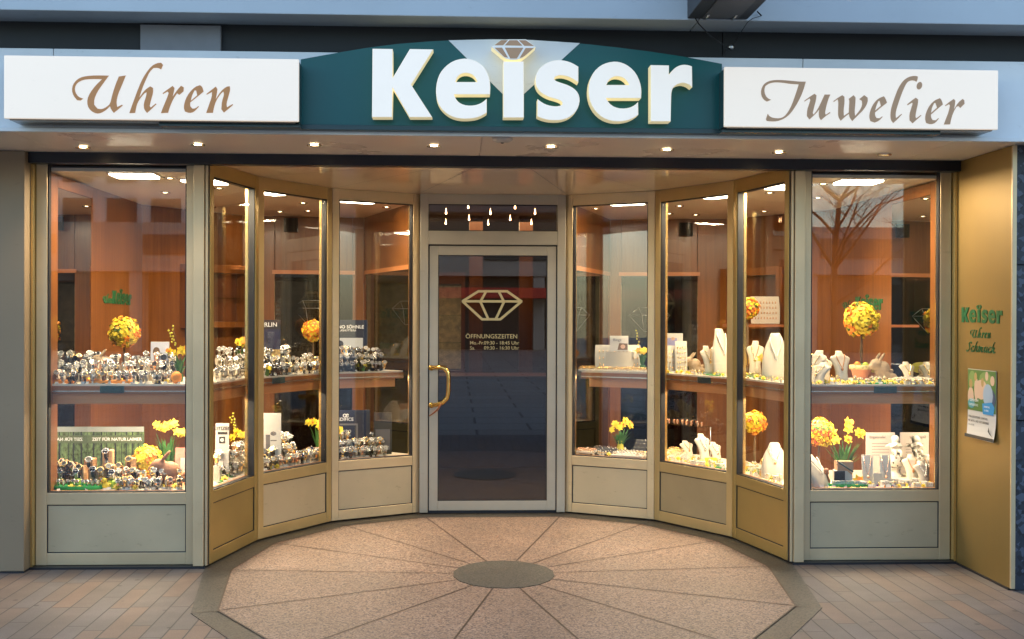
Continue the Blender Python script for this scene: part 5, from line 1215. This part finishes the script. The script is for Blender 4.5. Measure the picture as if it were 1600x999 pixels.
for i, (u, ins, tm, rm, nx, ny, w_, d_, sl_) in enumerate(((943, .20, VELB, SILV, 6, 4, .19, .16, 14), (1006, .34, VELB, SILV, 5, 5, .17, .20, 40), (984, .13, IVORY2, SILV, 9, 3, .26, .13, 8), (917, .14, IVORY2, ROSE, 7, 4, .15, .10, 4), (1005, .15, IVORY2, GOLDW, 5, 2, .12, .07, 4))):
    p = base(u, r0, ins); ring_tray(['black tray of silver rings beside the yellow vase', 'steep black tray of silver rings at the right, beside the door window post', 'wide white tray of silver rings on the floor of the ring window', 'white tray of rose gold rings nearest the door', 'small white tray of gold rings right of the wide tray'][i], (p[0], p[1], PLZ+.002+(.035 if sl_ > 20 else .012)), radians(-31), w_, d_, tm, rm, nx, ny, sl_)
scatter(rs, 'white ring cone', r0, 905, 1008, .09, .17, 14, 0); scatter(tg, 'small white price tag', r0, 905, 1008, .09, .12, 7, 1)
# ---------------- middle angled window, right
r1 = ('R', 1)
ear_panel('lower cream panel of gold pendants in the middle angled jewellery window', 1034, 540, 1055, 590, -.36, 4, 4, SHZ)
ear_panel('taller cream panel of gold pendants in the middle angled jewellery window', 1056, 533, 1074, 590, -.40, 4, 5, SHZ)
e, w, h = board('photo_card', 'white card with a small blue picture behind the pendant panels', 'card', 1036, 521, 1067, 545, -.28, CARD, zb=SHZ)
lay(e, rect(-w*.3, h*.68, w*.2, h*.88), -.0012, mat('print_violet', (.3, .3, .5), .5)); lay(e, blob(0, h*.86, w*.1, h*.04), -.002, SKINP)
rabbit('beige ceramic rabbit group on the shelf of the middle angled jewellery window', base(1086, r1, .30, 1), .2, RABB, 1.05)
p = base(1108, r1, .20, 1); bust('ivory necklace bust, the smaller of two in the middle angled jewellery window', p, zat(1108, 541, p[1])-SHZ, .12, .3, GOLDW)
p = base(1130, r1, .22, 1); bust('tall ivory necklace bust with pearls in the middle angled jewellery window', p, zat(1132, 514, p[1])-SHZ, .17, .25, PEARL, style=1)
felt('green felt band under the busts in the middle angled jewellery window', r1, [(1096, .12), (1130, .12), (1134, .2), (1100, .22)], 1)
scatter(fh, 'small yellow daffodil head', r1, 1036, 1134, .09, .22, 12, 1, (.6, 1)); scatter(tg, 'small white price tag', r1, 1036, 1134, .09, .2, 14, 1, (.8, 1.1)); scatter(rs, 'white ring cone', r1, 1036, 1134, .1, .26, 14, 1, (.8, 1.2)); scatter(br, 'gold bracelet', r1, 1036, 1134, .09, .2, 12, 1)
p = base(1101, r1, .28); bust('ivory necklace bust on the floor of the middle angled jewellery window', p, zat(1101, 675, p[1])-PLZ-.02, .13, .3, SILV)
felt('green felt band on the floor of the middle angled jewellery window', r1, [(1088, .14), (1134, .10), (1134, .2), (1096, .26)], 0)
o = MB().box(-.045, .045, -.002, .002, 0, .05, 0, Matrix.Rotation(radians(-20), 4, 'X')).build('yellow_card', YEL, loc=Vector(base(1112, r1, .2))+Vector((0, 0, .005))); tag(o, 'small yellow card beside the floor bust in the middle angled jewellery window', 'card')
for i, (u, ins, z) in enumerate(((1052, .34, 0), (1058, .24, 0))):
    p = base(u, r1, ins); ring_tray('%s pale tray of gold rings low in the middle angled jewellery window' % ('rear', 'front')[i], (p[0], p[1], PLZ+.02), radians(-60), .14, .12, IVORY2, GOLDW, 7, 5, 18)
scatter(fh, 'small yellow daffodil head', r1, 1038, 1134, .09, .26, 10, 0, (.6, 1.1)); scatter(tg, 'small white price tag', r1, 1038, 1134, .08, .24, 22, 0, (.8, 1.3)); scatter(nb, 'white block with earrings', r1, 1040, 1134, .1, .3, 16, 0); scatter(br, 'gold bracelet', r1, 1038, 1134, .09, .25, 14, 0); scatter(rs, 'white ring cone', r1, 1040, 1134, .1, .3, 14, 0)
# glass shelf low in the middle angled jewellery window
e = empty('glass_shelf_stand', base(1062, r1, .46), radians(-55), label='glass shelf with gold cups and chains low in the middle angled jewellery window', cat='shelf')
MB().box(-.2, .3, -.06, .06, .235, .242).build('shelf', CLEAR, e); mm = MB()
for i in range(12): mm.lathe([(.010, .243), (.013, .26), (.011, .275)], 7, M=Matrix.Translation((-.17+.038*i, R.uniform(-.03, .03), 0)))
mm.build('gold_cups', ROSE, e); MB().tube([(-.19, .05, 0), (-.19, .05, .235)], .004).tube([(.29, .05, 0), (.29, .05, .235)], .004).build('rod', STEEL2, e)
# ---------------- narrow window right of the entrance
r2 = ('R', 2)
Yc = .62
ear_panel('white curved panel with rows of earrings on the niche shelf of the right case', 1174, 463, 1218, 505, Yc, 8, 4, zat(1190, 506, Yc), bow=.03, em=BROWN)
o = MB().box(-.34, .30, -.08, .10, -.022, 0).build('niche_shelf', WOODH, loc=(at_y(1195, 506, Yc).x, Yc, zat(1195, 507, Yc))); tag(o, 'short wooden shelf carrying the curved earring panel', 'shelf')
p = base(1168, r2, .36, 1); flower_ball('topiary_ball', .075, 'yellow and orange flower ball high at the left of the narrow angled jewellery window', p, zat(1168, 482, p[1])-SHZ-.068, .5)
p = base(1180, r2, .30, 1); bust('small ivory necklace bust in the narrow angled jewellery window', p, zat(1180, 533, p[1])-SHZ, .13, -.3, GOLDW)
p = base(1213, r2, .24, 1); bust('large ivory bust with a pearl chain in the narrow angled jewellery window', p, zat(1213, 521, p[1])-SHZ, .20, -.2, PEARL, style=1)
o = MB().ball((0, 0, .06), .045, 14, sc=(1, 1, 1.25)).build('painted_egg', mat('egg_orange_green', (.85, .45, .08), .5, var=.5, vscale=9), loc=Vector(base(1166, r2, .42, 1))+Vector((0, 0, .06))); tag(o, 'orange egg behind the small bust in the narrow angled jewellery window', 'egg')
bouquet('two yellow daffodils between the busts in the narrow angled jewellery window', base(1196, r2, .32, 1), 3, .045, .12, sp=.045)
felt('green felt band under the small bust in the narrow angled jewellery window', r2, [(1163, .14), (1196, .12), (1200, .2), (1163, .26)], 1)
scatter(fh, 'small yellow daffodil head', r2, 1162, 1220, .09, .26, 8, 1, (.7, 1.1)); scatter(tg, 'small white price tag', r2, 1162, 1222, .09, .24, 12, 1); scatter(rs, 'white ring cone', r2, 1162, 1222, .1, .3, 12, 1); scatter(br, 'gold bracelet', r2, 1162, 1222, .09, .2, 8, 1)
p = base(1180, r2, .30); flower_ball('topiary_ball', .075, 'yellow flower ball on the floor of the narrow angled jewellery window', p, zat(1180, 660, p[1])-PLZ-.068, .35)
p = base(1212, r2, .20); bust('plain ivory bust on the floor of the narrow angled jewellery window', p, zat(1212, 694, p[1])-PLZ, .19, -.2, GOLDW, style=1)
o = MB().ball((0, 0, .05), .034, 14).lathe([(.02, 0), (.012, .02)], 10).build('sphere_ornament', BRASS, loc=base(1196, r2, .34)); tag(o, 'small ball ornament on a foot in the narrow angled jewellery window', 'ornament')
o = MB().ball((0, 0, .028), .028, 12, sc=(1.4, 1, .9)).build('egg', mat('egg_peach', (.8, .45, .22), .4), loc=base(1195, r2, .14)); tag(o, 'peach coloured egg lying on the floor of the narrow angled jewellery window', 'egg')
felt('green felt band on the floor of the narrow angled jewellery window', r2, [(1163, .14), (1190, .16), (1192, .26), (1163, .3)], 0)
scatter(fh, 'small yellow daffodil head', r2, 1162, 1222, .09, .28, 8, 0, (.7, 1.2)); scatter(tg, 'small white price tag', r2, 1162, 1222, .08, .24, 18, 0, (.9, 1.4)); scatter(nb, 'white block with earrings', r2, 1165, 1220, .1, .3, 14, 0); scatter(br, 'gold bracelet', r2, 1162, 1222, .08, .2, 12, 0); scatter(rs, 'white ring cone', r2, 1165, 1222, .1, .25, 12, 0)
# ---------------- window under the Juwelier sign, upper shelf
r3 = ('R', 3)
p = base(1346, r3, .70, 1)
e = flower_ball('flower_tree', .108, 'little tree with a big yellow flower ball growing in a clay pot', (p[0], p[1], SHZ+.09), zat(1352, 500, p[1])-SHZ-.09-.097, .09, 190)
MB().lathe([(.052, -.088), (.070, -.02), (.078, -.02), (.080, .012), (.072, .012), (.066, -.005), (.001, -.005)], 22).build('pot', TERRA, e)
MB().lathe([(.0795, -.019), (.0815, -.019), (.0825, .010), (.080, .0105)], 22).build('pot_rim', mat('rim_check', (.62, .55, .25), .6, var=.5, vscale=60), e)
MB().ball((-.035, -.02, .012), .024, 10).build('egg', ORA, e); MB().ball((.02, -.03, .01), .022, 10).build('egg', LIME, e)
sp_ = MB().ball((.01, 0, .0), .05, 10, sc=(1, .8, .5)); sp_.build('moss', LEAF, e)
rabbit('beige ceramic rabbit with one upright ear beside the clay pot', base(1379, r3, .60, 1), .35, RABB, 1.25)
o = MB().ball((0, 0, .06), .055, 14, sc=(1.3, .8, .7)).build('yellow_egg', mat('egg_lime_yellow', (.66, .62, .08), .6, bump=.5), loc=Vector(base(1370, r3, .76, 1))+Vector((0, 0, .02))); tag(o, 'fuzzy yellow egg between the clay pot and the rabbit', 'egg')
for u, ins, vt, w_, rz, st_, lb2, nk in ((1272, .30, 548, .15, -.9, 0, 'taller ivory bust turned sideways under the Juwelier sign', GOLDW), (1279, .16, 567, .15, -.9, 0, 'low ivory bust turned sideways in front of the taller one', GOLDW), (1315, .22, 549, .135, 0, 0, 'ivory necklace bust with dark chain and silver pendant beside the clay pot', BROWN)):
    p = base(u, r3, ins, 1); bust(lb2, p, zat(u, vt, p[1])-SHZ, w_, rz, nk, style=st_)
for i, (u, ins) in enumerate(((1304, .16), (1310, .155))):
    m = MB(); m.tube([(-.012, 0, .0), (-.014, 0, .04), (0, 0, .055), (.014, 0, .04), (.012, 0, 0)], .0025, 6); o = m.build('arch_ornament', BRASS, loc=base(u-4+i*3, r3, ins, 1)); tag(o, 'tiny gold arch beside the ivory bust, %s one' % ('left', 'right')[i], 'ornament')
felt('long green felt band across the shelf under the Juwelier sign', r3, [(1326, .12), (1400, .10), (1412, .15), (1380, .2), (1330, .2)], 1)
felt('short green felt patch at the left end of the shelf under the Juwelier sign', r3, [(1274, .12), (1290, .12), (1290, .2), (1276, .2)], 1)
scatter(fh, 'small yellow daffodil head', r3, 1262, 1400, .075, .22, 40, 1, (.55, 1.0)); scatter(fh, 'small yellow daffodil head', r3, 1400, 1462, .08, .2, 6, 1, (.5, .9)); scatter(rs, 'white ring cone', r3, 1335, 1400, .12, .3, 20, 1, (.9, 1.5)); scatter(rs, 'white ring cone', r3, 1400, 1460, .09, .35, 46, 1, (.8, 1.3)); scatter(tg, 'small white price tag', r3, 1262, 1462, .08, .2, 34, 1); scatter(br, 'gold bracelet', r3, 1262, 1462, .08, .24, 24, 1); scatter(nb, 'white block with earrings', r3, 1395, 1460, .12, .4, 20, 1, (.9, 1.3))
# ---------------- window under the Juwelier sign, floor
p = base(1280, r3, .52); flower_ball('topiary_ball', .085, 'orange and yellow flower ball low beside the large daffodils', p, zat(1280, 675, p[1])-PLZ-.077, .5)
bouquet('large yellow daffodils with dark leaves above the grey box', base(1318, r3, .50), 9, .15, .27, sp=.055, leaves=22)
p = base(1279, r3, .16); bust('wide ivory bust with a pearl chain under the orange flower ball', p, zat(1279, 711, p[1])-PLZ, .20, .7, PEARL, style=1)
e = empty('open_gift_box', base(1318, r3, .20), label='grey box with a dark ribbon and brown lid under the daffodils', cat='box')
MB().box(-.055, .055, -.03, .05, 0, .10).build('box', CARDG, e, .003); MB().box(-.07, .0, -.045, -.035, .012, .10).build('panel', PRINTB, e); MB().tube([(-.06, -.034, .15), (0, -.035, .12), (.05, -.036, .08)], .005, 6).box(-.045, .06, -.028, .04, .10, .16).build('lid', [BROWN2], e); MB().tube([(-.05, -.036, .165), (.0, -.038, .13), (.056, -.038, .095)], .006, 6).build('ribbon', PLAQ, e)
o = MB().lathe([(.02, .001), (.03, .03), (.012, .07), (.022, .09)], 10).ball((0, 0, .1), .018, 8).build('cactus_figure', RABB2, loc=base(1292, r3, .18)); tag(o, 'small brown figure in front of the grey box', 'figurine')
m = MB(); flower_mesh(m, (0, 0, .03), (0, -.8, .5), .05, 0, 6, .6, 1); o = m.build('silk_daffodil', [YEL, ORA], loc=base(1343, r3, .18)); tag(o, 'large orange yellow flower lying right of the grey box', 'flower')
e, w, h = board('certificate', 'pale printed certificate behind the necklace easels in the window under the Juwelier sign', 'poster', 1353, 676, 1398, 752, -1.16, mat('pale_print', (.60, .52, .46), .55), zb=PLZ)
lt(e, 'Engelsrufer', .026, -w*.1, h-.04, PRINTT); [lay(e, rect(-w*.3, h-.08-.02*i, w*.3, h-.077-.02*i), -.0012, PRINTT) for i in range(5)]
for i, (u0, u1, ins) in enumerate(((1350, 1366, .20), (1378, 1394, .20))):
    p = base((u0+u1)/2, r3, ins); hh = zat(u0, 711, p[1])-PLZ
    e = empty('necklace_easel', p, label='white necklace easel, %s of the two before the certificate' % ('left', 'right')[i], cat='easel'); e.rotation_euler = (radians(-12), 0, -.1)
    MB().box(-.036, .036, 0, .006, 0, hh).build('panel', IVORY2, e, .002); MB().tube([(-.026, -.002, hh-.006), (-.012, -.003, hh*.5), (0, -.004, hh*.34), (.012, -.003, hh*.5), (.026, -.002, hh-.006)], .002, 5).ball((0, -.006, hh*.28), .010, 8).ball((-.01, -.005, hh*.12), .004, 6).ball((.01, -.005, hh*.12), .004, 6).build('necklace', ROSE, e)
o = MB().box(-.026, .026, -.004, .004, 0, .085).build('small_panel', IVORY2, loc=base(1372, r3, .17)); tag(o, 'small white earring panel between the two necklace easels', 'panel')
# angel on an openwork ball
p = base(1400, r3, .62); H = zat(1400, 681, p[1])-PLZ; f = H/.29
e = empty('angel_figurine', p, label='white porcelain angel seated on a pierced ball in the window under the Juwelier sign', cat='figurine', sc=f)
b = MB().ball((0, 0, .225), .030, 14).ball((0, .0, .262), .029, 14, sc=(1, .95, 1.05)).ball((0, .007, .268), .030, 10, sc=(1, .95, .85)).ball((0, 0, .195), .032, 12, sc=(1, .8, 1)).ball((-.02, -.028, .182), .017, 10, sc=(.9, 2, .9)).ball((.02, -.028, .182), .017, 10, sc=(.9, 2, .9)).ball((-.02, -.06, .165), .013, 8, sc=(.9, .9, 1.7)).ball((.02, -.06, .165), .013, 8, sc=(.9, .9, 1.7))
b.tube([(-.028, 0, .235), (-.038, -.015, .212), (-.015, -.035, .222), (0, -.03, .238)], [.011, .010, .008, .007], 8).tube([(.028, 0, .235), (.038, -.015, .212), (.015, -.035, .222), (0, -.03, .238)], [.011, .010, .008, .007], 8)
soft(b, 'body', PORC, e, .0035)
wg = MB()
for sgn_ in (-1, 1):
    for i in range(5): wg.ball((sgn_*(.026+.008*i), .026, .222-.003*i), .010, 8, sc=(.75, .35, 2.0-.2*i), rot=Matrix.Rotation(sgn_*radians(25+13*i), 4, 'Y').to_quaternion())
soft(wg, 'wings', PORC, e, .0035)
pbm = bmesh.new(); bmesh.ops.create_icosphere(pbm, subdivisions=3, radius=.055)
me = bpy.data.meshes.new('ball'); pbm.to_mesh(me); pbm.free(); me.materials.append(PORC); o = bpy.data.objects.new('pierced_ball', me); C.objects.link(o); o.parent = e; o.location = (0, 0, .11)
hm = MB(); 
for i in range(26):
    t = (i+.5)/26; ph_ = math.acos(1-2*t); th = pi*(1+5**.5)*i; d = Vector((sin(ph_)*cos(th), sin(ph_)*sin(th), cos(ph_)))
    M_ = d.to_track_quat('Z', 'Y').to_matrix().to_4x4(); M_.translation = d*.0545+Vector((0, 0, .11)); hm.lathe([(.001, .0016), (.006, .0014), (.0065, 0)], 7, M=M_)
hm.build('hole_shades', mat('pierced_shadow', (.10, .075, .05), .9), e)  # dark discs on the closed ball stand for shade inside its holes
MB().lathe([(.05, 0), (.048, .015), (.03, .03), (.028, .055), (.045, .062)], 18).build('pedestal', PORC, e)
e = empty('green_tray', base(1326, r3, .13), label='narrow green tray with white blocks before the grey box', cat='tray')
MB().lathe([(.001, 0), (.125, 0), (.135, .010), (.13, .020), (.001, .016)], 32, M=Matrix.Diagonal((1, .34, 1, 1))).build('tray', MOSS, e)
for i in range(7): put(nb, Vector(e.location)+Vector((-.09+.03*i, R.uniform(-.01, .01), .018)), R.uniform(-.4, .4), 'white block with earrings on the narrow green tray', 'blocks on the narrow green tray', .8)
stones = [mat('bead_%s' % n, c, .25) for n, c in (('red', (.7, .02, .02)), ('green', (.02, .3, .1)), ('violet', (.2, .03, .35)), ('orange', (.8, .3, .03)), ('black', (.02, .02, .02)))]
bp_ = [MB().ball((0, 0, .006), .006, 8).build('bead', m_) for m_ in stones]
for i, b_ in enumerate(bp_):
    nm = ('red', 'green', 'violet', 'orange', 'black')[i]; tag(b_, 'x', 'bead'); scatter(b_, 'tiny %s bead' % nm, r3, 1372, 1460, .1, .22, 7, 0, (.8, 1.3))
scatter(fh, 'small yellow daffodil head', r3, 1340, 1462, .08, .22, 12, 0, (.6, 1.1)); scatter(tg, 'small white price tag', r3, 1262, 1462, .07, .2, 46, 0, (.9, 1.5)); scatter(nb, 'white block with earrings', r3, 1345, 1460, .12, .34, 30, 0, (.8, 1.3)); scatter(br, 'gold bracelet', r3, 1262, 1462, .08, .24, 26, 0); scatter(rs, 'white ring cone', r3, 1350, 1460, .12, .34, 22, 0, (.8, 1.2))
for key, a, b in ((r1, 1040, 1132), (r2, 1164, 1220), (r0, 905, 1008)):
    scatter(rs, 'white ring cone', key, a, b, .1, .36, 16, 0, (.9, 1.6)); scatter(fh, 'small yellow daffodil head', key, a, b, .09, .3, 6, 0, (.7, 1.3))
for i, (u, ins, key, lv, vt, w_, lb2) in enumerate(((1142-18, .34, r1, 1, 535, .11, 'narrow ivory bust behind the pearl bust in the middle angled jewellery window'), (1076, .40, r1, 0, 690, .12, 'ivory bust behind the gold ring trays'), (1120, .38, r1, 0, 692, .12, 'ivory bust farther back beside the yellow card'),
        (1288, .40, r3, 1, 558, .12, 'ivory bust between the sideways busts and the chain bust'), (1427, .34, r3, 0, 712, .13, 'ivory bust beside the porcelain angel'), (1445, .22, r3, 0, 722, .12, 'ivory bust nearest the mirror under the Juwelier sign'), (1420, .40, r3, 1, 566, .11, 'ivory bust among ring cones beside the mirror'))):
    p = base(u, key, ins, lv); bust(lb2, p, zat(u, vt, p[1])-(SHZ if lv else PLZ), w_, R.uniform(-.4, .4), (GOLDW, BROWN, SILV)[i % 3])
# thin diamond outlines on the tinted panels
for (u, v, Y, lab) in ((490, 487, 1.50, 'middle left'), (1015, 498, 1.50, 'middle right')):
    e = empty('diamond_outline', at_y(u, v, Y), label='thin silver diamond outline on the tinted panel seen in the %s window' % lab, cat='emblem')
    m = MB(); pt = {'a': (-.19, .03), 'b': (-.10, .10), 'c': (.10, .10), 'd': (.19, .03), 'e': (.05, -.12), 'f': (-.05, -.12), 'g': (-.07, .03), 'h': (.07, .03)}
    for q in ('ab', 'bc', 'cd', 'de', 'ef', 'fa', 'ad', 'gb', 'hc', 'gf', 'he'): m.tube([(pt[q[0]][0], 0, pt[q[0]][1]), (pt[q[1]][0], 0, pt[q[1]][1])], .0022, 5)
    m.build('wires', STEEL2, e)
for pr in list(PC.values())+[fh, tg, rs, br, nb, dp, doff]+bp_:
    if pr.name not in USED:
        for ch in list(pr.children_recursive)+[pr]: bpy.data.objects.remove(ch)

# the watches past the three hundred that show largest become one mass at the back
ws = [o for o in C.objects if o.parent is None and o.name.split('.')[0] == 'wristwatch']
print('watches', len(ws))
bpy.context.view_layer.update()
ws.sort(key=lambda o: (o.location-Vector((CX, CY, CZ))).length/o.scale[0])
if len(ws) > 300:
    vs = []; fs = []; mi = []; mats_ = []
    for o in ws[300:]:
        for ch in o.children_recursive:
            W4 = ch.matrix_world; k = len(vs); me = ch.data
            vs += [tuple(W4 @ v.co) for v in me.vertices]
            for p in me.polygons:
                m_ = me.materials[p.material_index]
                if m_ not in mats_: mats_.append(m_)
                fs.append([k+q for q in p.vertices]); mi.append(mats_.index(m_))
        for ch in list(o.children_recursive)+[o]: bpy.data.objects.remove(ch)
    me = bpy.data.meshes.new('watch_crowd'); me.from_pydata(vs, [], fs)
    for m_ in mats_: me.materials.append(m_)
    for p, i in zip(me.polygons, mi): p.material_index = i
    o = bpy.data.objects.new('watch_crowd', me); C.objects.link(o); tag(o, 'dense crowd of watches at the back rows of the watch windows', 'watches', kind='stuff')
from collections import Counter
print(Counter(o.name.split('.')[0] for o in C.objects if o.parent is None).most_common(14))
print([o['label'] for o in C.objects if o.parent is None and 'label' in o and len(o['label'].replace('-', ' ').split()) > 15][:60])
